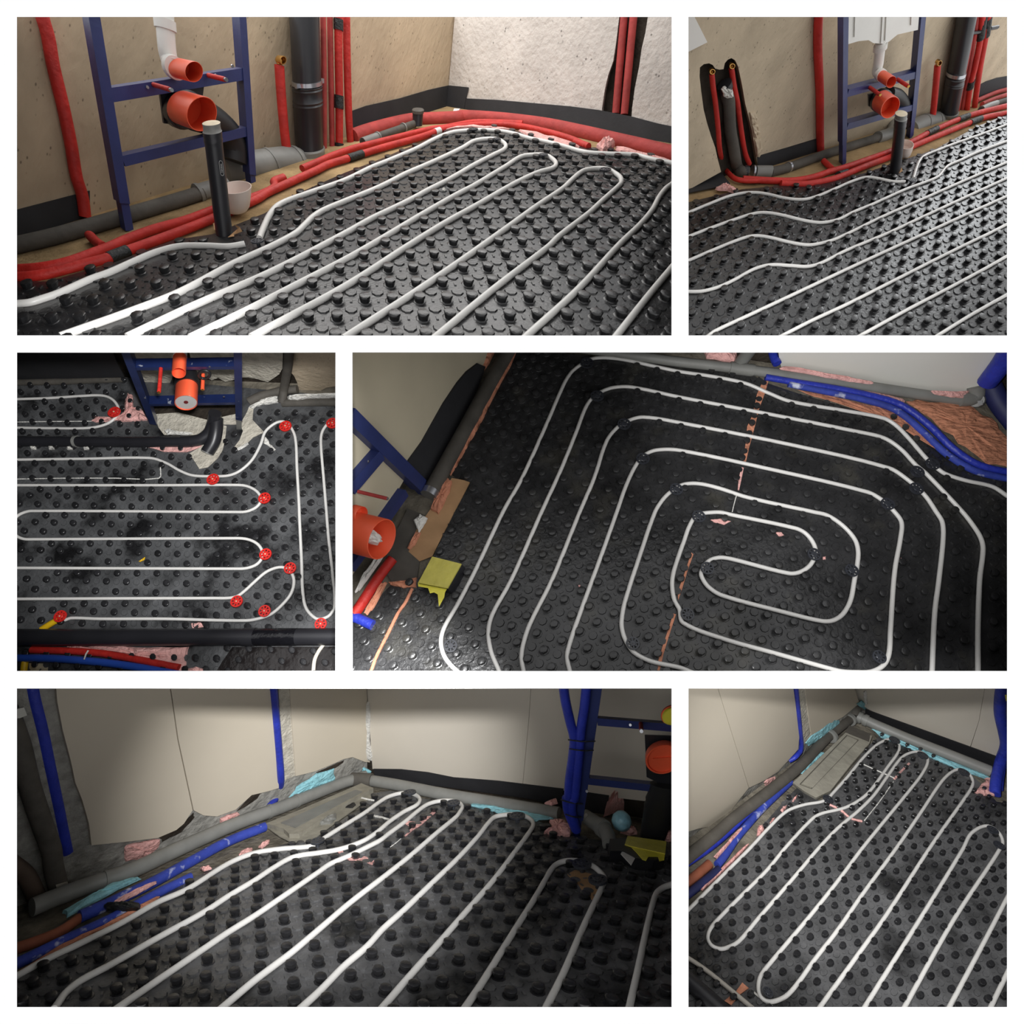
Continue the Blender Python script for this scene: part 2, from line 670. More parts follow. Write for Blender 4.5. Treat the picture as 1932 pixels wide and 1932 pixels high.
conc1b = pm('pale_shuttered_concrete', srgb(196, 189, 182), rough=0.9, spec=0.15, var=0.1, vscale=3, bump=0.8, bscale=20, pits=0.8, pscale=22)
conc2 = pm('tan_concrete', srgb(196, 180, 156), rough=0.9, spec=0.15, var=0.14, vscale=3.5, bump=0.35, bscale=22, pits=0.8, pscale=36, stretch=(1.8, 1.8, 0.6))
plaster5 = pm('beige_plasterboard', srgb(206, 196, 178), rough=0.85, spec=0.2, var=0.04, vscale=1.2)
plaster5b = pm('cream_plasterboard', srgb(214, 206, 192), rough=0.85, spec=0.2, var=0.03, vscale=1.2)
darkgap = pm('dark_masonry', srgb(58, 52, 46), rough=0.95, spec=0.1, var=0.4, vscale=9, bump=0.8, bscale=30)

def floor_poly(k, poly, mat, z=-0.36):
    R = RM[k]
    struct('floor_%d' % k, slab([R.fl(u, v, z) for u, v in poly], -R.U * 0.5), mat)

def wall_poly(name, pl, poly, mat, th=1.0, off=0.0, parent=None):
    return struct(name, slab(pl.poly(poly, off), -pl.m * th), mat, parent)

# ---- room 1
R1 = RM[1]
W1L = R1.wall((32, 449), (843, 200), -0.36)
W1R = R1.wall((843, 200), (1268, 270), -0.36)
floor_poly(1, [(18, 647), (1281, 647), (1281, 262), (848, 188), (18, 440)], sand)
wall_poly('wall_left_1', W1L, [(18, 456), (18, 18), (859, 18), (843, 202)], conc1)
rp1 = rpx(R1.fl(400, 520), 6.3)
hpipe(1, c3((0, 748), (78, 740), (165, 714), (242, 688), (340, 645), (437, 602), (548, 562), (680, 503), (800, 451), (882, 425), (937, 412), (1000, 405), (1130, 406), (1250, 410), (1345, 395)),
      'white heating pipe ending at a lacy black clip beside the upright black pipe', rp1, pex, (1, 0))
hpipe(1, [(489.5, 450), (497, 430), (511.8, 401.2), (531, 383.6), (582.2, 364.4), (650, 340.4), (700, 316.3), (731, 303.9), (759, 292.2), (787, 279.8), (814.9, 265), (833.5, 256.5), (855.3, 249.5), (880, 246.7), (902, 245.6), (933, 246.4), (964, 251), (1000, 261.5), (1028.5, 267.2), (1063.6, 276), (1103.5, 287.1), (1143.3, 290.3), (1199, 292.7), (1231, 300.7), (1268, 307.8)],
      'outermost white heating pipe running round the back corner under the red tubes', rp1, pex, (0, 1))
hpipe(1, [(128, 630), (249.5, 586.7), (339, 551.5), (441.5, 497), (511.8, 465), (556.6, 441), (575.8, 423.6), (588.6, 410.8), (607.8, 398), (650, 380), (700, 360), (731, 345.8), (765, 328), (796, 314.7), (824, 302.3), (849, 290.7), (873.9, 278.2), (892.5, 267), (908, 263.5), (923.6, 262.2), (936, 263), (945.3, 266), (954, 273.5), (951, 282), (933, 291.4), (894, 311.6), (867.7, 327), (839.8, 342.7), (808.7, 358.2), (780.7, 373.7), (746.6, 390.8), (700, 413), (650, 441), (511.8, 513), (364.7, 577), (252.7, 630)],
      'white heating pipe loop whose leg kinks just right of the upright black pipe', rp1, pex)
hpipe(1, [(371, 631.5), (463.9, 586.7), (572.6, 530.7), (650, 490.7), (714, 454), (794, 406), (858.4, 369), (894, 350.4), (937.6, 324), (957.8, 311.6), (976.4, 299.2), (990.4, 294), (1012.6, 292.4), (1026, 293), (1038, 297), (1049, 308), (1042.9, 317.4), (1015.8, 325.4), (980.7, 341.3), (950, 358), (898.8, 387.7), (839.8, 420.5), (765, 467), (650, 541), (486, 630)],
      'white heating pipe loop second from the right with its bend near the corner', rp1, pex)
hpipe(1, [(659.6, 631.5), (778, 554.7), (874, 489), (963.5, 424.8), (1012.6, 389), (1062, 355.6), (1081, 337.5), (1098.7, 323.5), (1111.4, 319.8), (1129, 318.2), (1145, 319.5), (1158, 325.4), (1170.4, 335), (1172, 344.5), (1165.6, 352.5), (1135.4, 379.6), (1111.4, 401.9), (1055.6, 445), (1033.9, 466), (931.5, 545), (827.5, 631.5)],
      'white heating pipe loop with the shortest bend, in front of the red tubes', rp1, pex)
hpipe(1, [(997, 631.5), (1091.5, 545), (1168, 462), (1208.7, 422.6), (1231, 395.5), (1243.8, 371.6), (1256.5, 355.6), (1268, 347)],
      'white heating pipe curving out past the pale wall groove', rp1, pex)
hpipe(1, [(1165, 631.5), (1225.8, 554.7), (1268, 504)],
      'short white heating pipe stub crossing the near corner', rp1, pex)
mat_floor(1, [(18, 647), (18, 530), (90, 531), (210, 497), (330, 452), (400, 442), (500, 402), (545, 372), (650, 326), (700, 307), (731, 294.5), (759, 282), (784, 273), (809, 261), (840, 248), (855, 242), (933, 238.6), (972, 246), (1000, 253), (1044, 264), (1087.5, 273.5), (1143, 282), (1196, 284), (1242, 296.7), (1281, 306), (1281, 647)],
          'glossy black studded mat under five white loops beside red floor tubes', black1, clear=[(425, 445, 22), (487, 459, 14), (1140, 322, 9), (1028, 294, 9), (934, 263, 8)], studn=8)

# ---- room 2
R2 = RM[2]
W2 = R2.wall((1298, 362), (1902, 171), -0.36)
floor_poly(2, [(1285, 647), (1914, 647), (1914, 160), (1285, 358)], sand)
rp2 = rpx(R2.fl(1750, 540), 3.3)
z7 = fr(1600, 250, 6.44)
hpipe(2, c6((0, 215), (120, 165), (250, 115), (350, 95), (450, 98), (600, 130), (700, 135), (780, 115), (900, 65), (1000, 22)) + z7((240, 542), (380, 562), (550, 597), (690, 597)),
      'white heating pipe dipping to a black clip by the upright black pipe', rp2, pex, (1, 0))
hpipe(2, z7((792, 555), (830, 430), (870, 340), (930, 280), (1060, 225), (1250, 150), (1450, 80), (1650, 10)) + [(1902, 234)],
      'white heating pipe rising from the clip and hugging the sandy edge', rp2, pex, (0, 1))
hpipe(2, c6((0, 360), (130, 310), (270, 260), (400, 220), (470, 215), (560, 228), (700, 262), (800, 275), (900, 258), (1000, 210)) + [(1646.6, 385), (1708.7, 357), (1755.3, 340), (1770.8, 332.3), (1780, 321.4), (1789.4, 312), (1814.3, 301), (1842, 288), (1900, 266)],
      'white heating pipe second below the red tubes with two wavy bends', rp2, pex)
hpipe(2, c6((0, 505), (200, 420), (330, 370), (400, 355), (480, 362), (620, 395), (720, 410), (800, 400), (900, 370)) + [(1662, 410), (1739.8, 375.8), (1817.4, 341.6), (1900, 306)],
      'white heating pipe with one shallow wave, third below the red tubes', rp2, pex)
hpipe(2, c6((0, 692), (80, 690), (180, 665), (280, 620), (400, 555), (500, 530), (620, 535), (720, 540), (800, 520), (950, 445)) + [(1674.5, 440), (1724, 417), (1802, 381), (1900, 336)],
      'white heating pipe whose left end curls level, fourth below the red tubes', rp2, pex)
hpipe(2, [(1337.8, 632.5), (1350, 624), (1423, 590), (1517, 546), (1600, 506.8), (1693, 464), (1752, 437), (1802, 414), (1900, 370)],
      'straight white heating pipe reaching the bottom edge left of centre', rp2, pex)
hpipe(2, [(1474.5, 634), (1532, 604.6), (1600, 573), (1693, 526), (1770.8, 486.6), (1833, 456), (1867, 440), (1900, 423)],
      'straight white heating pipe crossing just above the window glare', rp2, pex)
hpipe(2, [(1621.7, 634), (1708.7, 586), (1786, 545.6), (1864, 503.7), (1900, 483)],
      'straight white heating pipe second from the near corner', rp2, pex)
hpipe(2, [(1767.7, 634), (1833, 593.7), (1900, 556)],
      'shortest straight white heating pipe across the near corner with wet glare', rp2, pex)
mat_floor(2, [(1285, 647), (1285, 385), (1329, 374), (1401, 357), (1485, 349), (1570, 342), (1640, 324), (1700, 302), (1735, 292), (1767, 280), (1845, 238), (1914, 210), (1914, 647)],
          'black studded mat with wavy white pipes below a pipe chase', black1, clear=[(1690, 322, 12), (1721, 342, 8)], shift=(0, 0))

# ---- room 3
R3 = RM[3]
W3 = R3.wall((32, 716), (635, 738), -0.36)
floor_poly(3, [(18, 1280), (647, 1280), (647, 720), (18, 700)], greyfl)
rp3 = rpx(R3.fl(200, 966), 2.75)
hpipe(3, c7((0, 285), (200, 278), (400, 265), (500, 262), (550, 272), (590, 300), (612, 345), (595, 395), (540, 435), (440, 458), (200, 460), (0, 457)),
      'white heating pipe hairpin with one red clip above the long black drain', rp3, pex)
hpipe(3, c7((0, 650), (400, 645), (800, 640), (900, 670), (980, 715), (1060, 745), (1180, 750), (1280, 745), (1350, 715), (1420, 650), (1470, 560), (1500, 480), (1560, 430), (1610, 420), (1650, 450), (1680, 520), (1690, 700), (1703, 930)) +
      c8((1705, 30), (1718, 300), (1725, 480), (1745, 580), (1800, 640), (1840, 645), (1890, 620), (1918, 560), (1908, 400), (1880, 150), (1868, 0)) + c7((1850, 750), (1835, 560), (1840, 490), (1870, 440), (1905, 422)),
      'white heating pipe snaking over the red clips and down the right side', rp3, pex)
hpipe(3, [(32, 915.5), (300, 915.5), (445, 915), (465, 917), (482, 925), (491, 936), (491, 948), (482, 958), (465, 965), (445, 966), (60, 964), (45, 967), (32, 974), (24, 985), (22, 995), (26, 1006), (34, 1013), (46, 1017), (60, 1017.5), (440, 1015.5), (465, 1017), (484, 1025), (494, 1038), (494, 1053), (484, 1065), (465, 1072), (440, 1073), (32, 1071.5)],
      'white heating pipe folded into two flat loops in the middle of the mat', rp3, pex)
hpipe(3, c8((0, 525), (600, 522), (1200, 520), (1280, 519), (1330, 508), (1370, 480), (1430, 425), (1500, 365), (1560, 338), (1610, 335), (1655, 365), (1672, 420), (1655, 490), (1610, 550), (1540, 612), (1470, 640), (1380, 655), (900, 645), (500, 645), (330, 640), (290, 652)),
      'white heating pipe making a drop-shaped loop beside three red clips', rp3, pex, (1, 0))
mat_floor(3, [(18, 1280), (18, 716), (240, 712), (647, 748), (647, 1280)],
          'dusty black studded mat with red pipe clips in front of a broken wall', black3, smat=studblk, shift=(0.0, 0.3),
          holes=[c7((640, 130), (655, 240), (780, 400), (870, 500), (1040, 590), (1100, 710), (1220, 650), (1260, 480), (1340, 470), (1330, 600), (1430, 500), (1500, 470), (1420, 400), (1430, 345), (1932, 330), (1932, 100)), c8((0, 702), (1932, 700), (1932, 820), (0, 815))])

# ---- room 4
R4 = RM[4]
W4L = R4.wall((939, 664), (770, 972), -0.36)
W4R = R4.wall((1282, 668), (1812, 752), -0.36)
floor_poly(4, [(651, 1280), (1914, 1280), (1914, 760), (1780, 735), (1230, 651), (651, 651)], greyfl)
rp4 = rpx(R4.fl(1100, 1000), 3.9)
hpipe(4, c10((1932, 850), (1840, 792), (1680, 755), (1560, 715), (1510, 680), (1450, 625), (1350, 510), (1270, 430), (1200, 390), (1000, 350), (650, 290), (520, 240), (390, 185), (200, 145), (0, 115)) +
      c9((1800, 88), (1600, 45), (1480, 34), (1400, 45), (1335, 85), (1290, 125), (1250, 190), (1150, 420), (1000, 750), (895, 935)) + c11((730, 340), (620, 550), (545, 680), (525, 760), (540, 840), (580, 900), (620, 938)),
      'outermost white heating pipe of the dark spiral, leaving beside the blue tubes', rp4, pex)
hpipe(4, c12((1755, 938), (1755, 700), (1765, 400), (1785, 220), (1770, 150), (1720, 70), (1660, -5)) + c10((1450, 715), (1390, 665), (1300, 570), (1200, 505), (1030, 465), (500, 360), (0, 265)) +
      c9((1650, 207), (1540, 210), (1460, 240), (1410, 280), (1375, 335), (1320, 480), (1230, 700), (1120, 940)) + c11((940, 400), (830, 600), (805, 700), (820, 820), (868, 938)),
      'second white heating pipe of the spiral counting inward from the wall', rp4, pex)
hpipe(4, c12((1485, 938), (1500, 600), (1525, 400), (1550, 160), (1545, 60), (1510, 0)) + c10((1440, 840), (1340, 750), (1230, 682), (700, 555), (0, 415)) +
      c9((1720, 384), (1630, 405), (1560, 450), (1500, 530), (1430, 740), (1345, 940)) + c11((1180, 400), (1050, 660), (1010, 780), (1000, 860), (1012, 938)),
      'third white heating pipe of the spiral counting inward from the wall', rp4, pex)
hpipe(4, c11((1285, 938), (1270, 870), (1275, 810), (1330, 640), (1480, 230), (1562, 0)) + c9((1620, 780), (1680, 660), (1730, 605), (1800, 578), (1932, 580)) + c10((560, 695), (1100, 822), (1190, 870)) +
      c12((1265, 0), (1305, 60), (1300, 150), (1265, 350), (1240, 700), (1232, 830), (1200, 900), (1130, 938), (1040, 942), (960, 938), (900, 925), (560, 830), (240, 740), (20, 650)) + c11((1932, 575), (1902, 520), (1888, 430), (1898, 350), (1930, 250)) +
      c12((30, 160), (55, 90), (90, 30), (130, 10), (180, 3), (240, 2), (300, 15), (680, 95), (740, 125), (785, 180), (800, 240), (770, 310), (710, 352), (640, 360), (300, 275), (230, 268), (170, 290), (130, 345), (130, 380), (170, 440), (250, 490), (600, 585), (830, 640), (900, 638), (960, 600), (1005, 520), (1030, 390), (1045, 310), (1050, 230), (1030, 160), (960, 80), (870, 20), (790, 0)) +
      c10((400, 855), (230, 800), (110, 774), (20, 780)) + c9((1880, 825), (1830, 875), (1785, 950)) + c11((1700, 250), (1610, 530), (1590, 650), (1600, 720), (1625, 775), (1665, 830), (1760, 880), (1932, 918)) + c12((60, 938)),
      'white heating pipe coiling through the innermost loops at the heart of the spiral', rp4, pex)
mat_floor(4, c11((-40, 985), (-40, 640), (100, 560), (230, 430), (400, 390), (480, 260), (600, 10)) + c9((700, 770), (590, 720), (700, 500), (920, 100), (975, -20)) + c10((0, 78), (480, 155), (520, 185), (700, 245), (1050, 345), (1290, 375), (1450, 485), (1650, 665), (1970, 775)) + [(1914, 1280)],
          'dark studded mat carrying one big white pipe spiral', black4)

# ---- room 5
R5 = RM[5]
W5L = R5.wall((32, 1712), (693, 1466), -0.36)
W5R = R5.wall((693, 1466), (1268, 1553), -0.36)
floor_poly(5, [(18, 1914), (1281, 1914), (1281, 1545), (695, 1455), (18, 1705)], greyfl)
rp5 = rpx(R5.fl(430, 1760), 5.7)
hpipe(5, c15((0, 755), (150, 670), (420, 540), (620, 440), (830, 320), (1000, 245), (1250, 90), (1400, 30), (1560, 5)) + [(585, 1597), (600, 1590), (612, 1581), (650, 1557), (687, 1534), (727, 1506), (747, 1498.5), (763, 1496), (776, 1497), (788, 1502.5), (792, 1510), (786, 1519), (763, 1531), (735, 1550), (715, 1567), (693, 1582.5), (670, 1593), (639, 1602.7), (600, 1609.4), (572, 1613), (548, 1619), (517, 1636.5), (478.6, 1662), (432, 1690), (382, 1722.7), (300, 1768), (208, 1820.7), (153.6, 1849.5), (124.8, 1872), (108.8, 1894)],
      'white heating pipe passing a clip by the grey channel and bending under the wall pipe', rp5, pex)
hpipe(5, [(224, 1900.7), (300, 1848), (374.5, 1797), (429, 1760), (478.6, 1729), (533, 1692), (600, 1646), (623, 1630), (654, 1616.6), (693, 1598), (718, 1585), (733.5, 1573), (764.6, 1550), (786, 1532), (805, 1518.5), (820.5, 1513), (838, 1510.5), (855, 1511), (868, 1516), (872, 1523), (868.6, 1530), (861, 1540.6), (823.6, 1571.6), (777, 1612), (727, 1652), (662, 1702), (600, 1755), (548, 1798.8), (483, 1848), (421, 1900)],
      'white heating pipe hairpin crossing the ragged pink foam patch', rp5, pex)
hpipe(5, [(570, 1900), (600, 1873), (650, 1822), (691, 1787), (723, 1752), (762, 1717), (813, 1668), (864, 1619), (900, 1580), (908, 1570), (922, 1552), (934.7, 1541), (957, 1537), (976, 1537), (995.5, 1542), (1006, 1554), (998.7, 1570), (976, 1601), (931.5, 1660), (874, 1726), (829, 1778), (771.6, 1843), (722, 1900.7)],
      'white heating pipe hairpin with its black clip below the dark wall strip', rp5, pex)
hpipe(5, [(878.6, 1900), (906.5, 1859), (940.7, 1804), (971.8, 1753.7), (1007.5, 1697), (1026, 1665), (1038.5, 1643), (1049.4, 1631), (1065, 1625), (1083.6, 1624), (1103, 1627), (1120, 1635), (1134, 1647), (1141, 1658), (1136, 1673.6), (1113.9, 1720), (1091.5, 1769.5), (1062.7, 1836.7), (1030.7, 1900.7)],
      'white heating pipe hairpin bent round two black clips near the yellow tape', rp5, pex)
hpipe(5, [(1268, 1668.8), (1251.4, 1675), (1238.6, 1686), (1230.6, 1708.8), (1219.4, 1755), (1203.4, 1830), (1187.4, 1900.7)],
      'single white heating pipe leg in the corner nearest the blue frame', rp5, pex)
mat_floor(5, [(18, 1914), (18, 1850), (160, 1775), (225, 1730), (305, 1691), (390, 1643), (458, 1614), (540, 1592), (600, 1578), (651, 1543), (674.5, 1529), (701, 1497), (735, 1492), (763, 1495), (799, 1507), (853, 1509), (887, 1522), (931, 1529), (1011, 1548), (1050, 1562), (1075, 1577), (1149, 1588), (1281, 1606), (1281, 1914)],
          'worn grey-black studded mat in front of beige boarded corner walls', black5, smat=studblk, clear=[(599, 1588, 12), (774, 1497, 10), (858, 1517, 10), (976, 1543, 12), (1097, 1633, 17), (1132, 1659, 17)], studn=10)

# ---- room 6
R6 = RM[6]
W6L = R6.wall((1308, 1578), (1623, 1347), -0.36)
W6R = R6.wall((1623, 1345), (1902, 1455), -0.36)
floor_poly(6, [(1285, 1914), (1914, 1914), (1914, 1450), (1625, 1335), (1285, 1585)], greyfl)
rp6 = rpx(R6.fl(1560, 1690), 3.1)
hpipe(6, c18((0, 375), (120, 255), (240, 135)) + c17((380, 962), (500, 832), (600, 742), (700, 705), (800, 688), (845, 668), (870, 640), (960, 540), (1050, 430), (1130, 350), (1180, 320), (1220, 308), (1255, 318), (1275, 345), (1270, 385), (1210, 470), (1100, 620), (1030, 680), (940, 725), (800, 760), (740, 800), (590, 962)) +
      c18((480, 130), (330, 280), (220, 390), (140, 480), (120, 540), (140, 585), (190, 608), (240, 600), (310, 560), (420, 430), (560, 270), (680, 130), (785, 5)) + c17((900, 850), (1030, 740), (1120, 650), (1200, 540), (1280, 430), (1320, 400), (1370, 385), (1410, 388), (1440, 410), (1447, 445), (1430, 490), (1380, 565), (1062, 955)) +
      c18((900, 205), (720, 430), (500, 690), (440, 770), (425, 830), (435, 890), (470, 922), (520, 925), (590, 895), (660, 820), (760, 680), (900, 500), (1060, 270), (1258, 0)) + c17((1400, 760), (1520, 580), (1575, 520), (1630, 492), (1680, 505), (1712, 540), (1718, 585), (1685, 645), (1470, 950)) +
      c18((1200, 400), (1000, 680), (800, 955)),
      'long white heating pipe folded back and forth under the grey drain channel', rp6, pex)
hpipe(6, c18((1070, 955), (1400, 430), (1660, 5)) + c17((1700, 890), (1750, 848), (1805, 832), (1845, 845), (1885, 885), (1900, 935)) + c18((1880, 10), (1840, 75), (1600, 440), (1310, 955)),
      'white heating pipe hairpin whose bend sits beside the blue tube foot', rp6, pex)
hpipe(6, c18((1932, 290), (1760, 620), (1580, 955)), 'white heating pipe second from the near right corner', rp6, pex)
hpipe(6, c18((1932, 745), (1830, 955)), 'shortest white heating pipe in the dark near right corner', rp6, pex)
mat_floor(6, [(1285, 1914), (1285, 1728)] + c18((0, 365), (230, 140), (380, 0)) + c17((450, 830), (600, 660), (660, 600), (800, 685), (900, 595), (1100, 340), (1180, 265), (1260, 305), (1450, 375), (1550, 445), (1720, 535), (1800, 605), (1860, 685), (1975, 705)) + [(1914, 1914)],
          'grey studded mat stretching away to a cement drain channel', black5, smat=studblk, clear=[(1561, 1508, 6), (1687, 1397, 7), (1739, 1426, 7), (1816, 1458, 7), (1872, 1567, 8), (1877, 1594, 8), (1448, 1873, 10)])


# ------------------------------------------------------------------ shared builders for the fittings
red_i = pm('red_pipe_insulation', srgb(190, 40, 32), rough=0.6, var=0.18, vscale=9, bump=0.35, bscale=30)
red_d = pm('dusty_red_insulation', srgb(168, 60, 56), rough=0.75, var=0.22, vscale=7, bump=0.3, bscale=24)
blue_i = pm('blue_pipe_insulation', srgb(44, 58, 170), rough=0.45, var=0.15, vscale=10, bump=0.35, bscale=32)
blue_dirty = pm('plaster_smeared_blue_insulation', srgb(48, 66, 160), rough=0.7, var=0.2, vscale=9, bump=0.3, bscale=30, col2=srgb(200, 205, 225), c2at=(0.6, 0.72), c2scale=14)
blue_s = pm('blue_frame_steel', srgb(44, 54, 104), rough=0.42, spec=0.5, var=0.15, vscale=6, bump=0.05)
blue_s3 = pm('glossy_blue_frame_steel', srgb(30, 42, 84), rough=0.3, spec=0.5, var=0.2, vscale=9, col2=srgb(180, 185, 195), c2at=(0.66, 0.74), c2scale=22)
blk_p = pm('black_drain_plastic', srgb(38, 38, 42), rough=0.38, var=0.15, vscale=6)
blk_rib = pm('black_rubber', srgb(30, 30, 32), rough=0.5, var=0.1)
gry_p = pm('grey_drain_plastic', srgb(128, 128, 124), rough=0.5, var=0.12, vscale=8)
gry_d = pm('dusty_dark_grey_plastic', srgb(82, 78, 72), rough=0.75, var=0.25, vscale=9, bump=0.15)
orange = pm('orange_plastic', srgb(232, 92, 58), rough=0.4, var=0.06, vscale=6)
tape_k = pm('black_tape', srgb(34, 36, 36), rough=0.55, var=0.3, vscale=20, bump=0.5, bscale=60)
foamband = pm('black_foam_band', srgb(40, 40, 43), rough=0.75, var=0.2, vscale=5, bump=0.08)
brass = pm('brass', srgb(196, 150, 80), rough=0.3, metal=0.9)
steel = pm('zinc_steel', srgb(190, 192, 198), rough=0.28, metal=0.9)
wht_p = pm('white_plastic', srgb(226, 224, 218), rough=0.35, var=0.03)
cream_p = pm('cream_cap', srgb(205, 190, 160), rough=0.6, var=0.15, vscale=20)
pinkfoam = pm('pink_foam', srgb(232, 178, 172), rough=0.9, spec=0.1, var=0.15, vscale=18, bump=0.9, bscale=40)
pinkdark = pm('salmon_foam', srgb(205, 140, 112), rough=0.9, spec=0.1, var=0.2, vscale=14, bump=0.9, bscale=30)
tealfoam = pm('pale_blue_foam', srgb(150, 205, 215), rough=0.85, spec=0.1, var=0.15, vscale=16, bump=0.8, bscale=36)
plast_w = pm('white_plaster_smear', srgb(224, 222, 216), rough=0.9, spec=0.1, var=0.12, vscale=20, bump=0.8, bscale=40)
pale_c = pm('pale_broken_concrete', srgb(196, 190, 176), rough=0.92, spec=0.1, var=0.2, vscale=16, bump=0.7, bscale=40, pits=0.8, pscale=70)
yell = pm('yellow_tape', srgb(226, 216, 70), rough=0.4, var=0.1, vscale=12, bump=0.2, bscale=30)
yell2 = pm('yellow_duct_tape', srgb(196, 186, 84), rough=0.45, var=0.12, vscale=14, bump=0.2, bscale=30)
card = pm('cardboard', srgb(176, 140, 104), rough=0.9, spec=0.1, var=0.15)
redclip = pm('red_clip_plastic', srgb(214, 44, 38), rough=0.4)
blkclip = pm('black_clip_plastic', srgb(52, 54, 60), rough=0.4, var=0.2, vscale=20)
ink_w = pm('white_print', srgb(190, 190, 188), rough=0.6)
ink_g = pm('grey_print', srgb(120, 116, 112), rough=0.6)

def tv(p, d, v):
    """distance along d from p to the height of pixel row v"""
    k = (PP - v) / FOC
    return (k * p.y - p.z) / (d.z - k * d.y)

def tu(p, d, u):
    k = (u - PP) / FOC
    return (k * p.y - p.x) / (d.x - k * d.y)

def near_t(p, d, u, v):
    """distance along d from p to the spot nearest the sight line of pixel (u, v)"""
    r = ray(u, v).normalized()
    a = d - r * d.dot(r)
    b = p - r * p.dot(r)
    return -a.dot(b) / a.dot(a)

def bar_px(pl, p0, p1, hw, depth, off=0.0):
    """square bar whose front face lies on a plane; hw = half width in pixels, depth in grid units"""
    a, b = pl.at(*p0, off), pl.at(*p1, off)
    d = (b - a).normalized()
    hx = pl.n.cross(d).normalized() * rpx((a + b) / 2, hw)
    hy = pl.m * depth / 2
    return beam(a - hy, b - hy, hx, hy)

def sleeve(label, path, r, mat, name='insulated_tube', cat='tube', group=None, n=5, seg=12):
    pts = catmull(path, n)
    o = M(name, tube(pts, r, seg), mat, smooth=True)
    return tag(o, label, cat, group)

def band(o_parent, a, b, r, mat, name='tape'):
    """short wrap round a tube between two points"""
    return M(name, tube([a, b], r, 12), mat, o_parent, True)

def piece(label, name, cat, vf, mat, smooth=False, group=None):
    return tag(M(name, vf, mat, None, smooth), label, cat, group)

def clip(R, u, v, rp, label, mat, hubmat, z=0.42, group=None, tilt=None):
    """round pipe clip: pierced disc with a centre nail"""
    c = R.fl(u, v, z)
    rr = rpx(c, rp)
    n = (tilt or R.N).normalized()
    x = R.A.normalized()
    x = (x - n * x.dot(n)).normalized()
    y = n.cross(x)
    h = n * rr * 0.22
    root = thing('pipe_clip', label, 'clip', c - n * 0.3 * R.u, group)
    def pt(r, a, hh):
        return c + (x * math.cos(a) + y * math.sin(a)) * r * rr + n * (hh * rr)
    vs, fs = [], []
    N_ = 24
    for hh in (0.0, 0.22):
        for r in (1.0, 0.78):
            for k in range(N_):
                vs.append(pt(r, 2 * math.pi * k / N_, hh))
    def q(i, j, k): return i * 2 * N_ + j * N_ + k % N_
    for k in range(N_):
        fs += [[q(1, 0, k), q(1, 0, k + 1), q(1, 1, k + 1), q(1, 1, k)], [q(0, 0, k), q(0, 0, k + 1), q(1, 0, k + 1), q(1, 0, k)],
               [q(0, 1, k), q(0, 1, k + 1), q(1, 1, k + 1), q(1, 1, k)]]
    M('rim', (vs, fs), mat, root)
    for k in range(8):
        a = 2 * math.pi * (k + 0.5) / 8
        d1_, d2_ = pt(0.42, a, 0.1), pt(0.82, a, 0.1)
        t = (d2_ - d1_).normalized()
        M('spoke', beam(d1_, d2_, n.cross(t).normalized() * rr * 0.11, n * rr * 0.1), mat, root)
    M('hub', lathe(c, n, [(0, rr * 0.46), (rr * 0.2, rr * 0.46), (rr * 0.24, rr * 0.4)], 14), mat, root)
    M('post', lathe(c - n * 0.42 * R.u, n, [(0, rr * 0.3), (0.42 * R.u, rr * 0.3)], 8), mat, root)
    M('nail', lathe(c + n * rr * 0.2, n, [(0, rr * 0.14), (rr * 0.1, rr * 0.12)], 8), hubmat, root)
    return root

def text_on(parent, s, c, right, up, h, mat):
    """flat print: s written from c along right, letters standing along up"""
    cu = bpy.data.curves.new('lettering', 'FONT')
    cu.body = s
    cu.size = 1.0
    cu.extrude = 0.01
    cu.align_x = 'CENTER'
    cu.align_y = 'CENTER'
    right = right.normalized()
    up = (up - right * up.dot(right)).normalized()
    nn = right.cross(up)
    o = bpy.data.objects.new('lettering', cu)
    C.objects.link(o)
    o.data.materials.append(mat)
    me = bpy.data.meshes.new_from_object(o.evaluated_get(bpy.context.evaluated_depsgraph_get()))
    bpy.data.objects.remove(o)
    m = Matrix((right * h, up * h, nn * h)).transposed().to_4x4()
    m.translation = c - ORG[parent.name]
    me.transform(m)
    me.name = 'lettering'
    o = bpy.data.objects.new('lettering', me)
    if not me.materials:
        me.materials.append(mat)
    C.objects.link(o)
    o.parent = parent
    return o

d1, d2, d3, d4, d5 = fr(390, 210, 7.727), fr(280, 100, 11.365), fr(360, 240, 7.43), fr(520, 32, 11.365), fr(640, 150, 7.43)

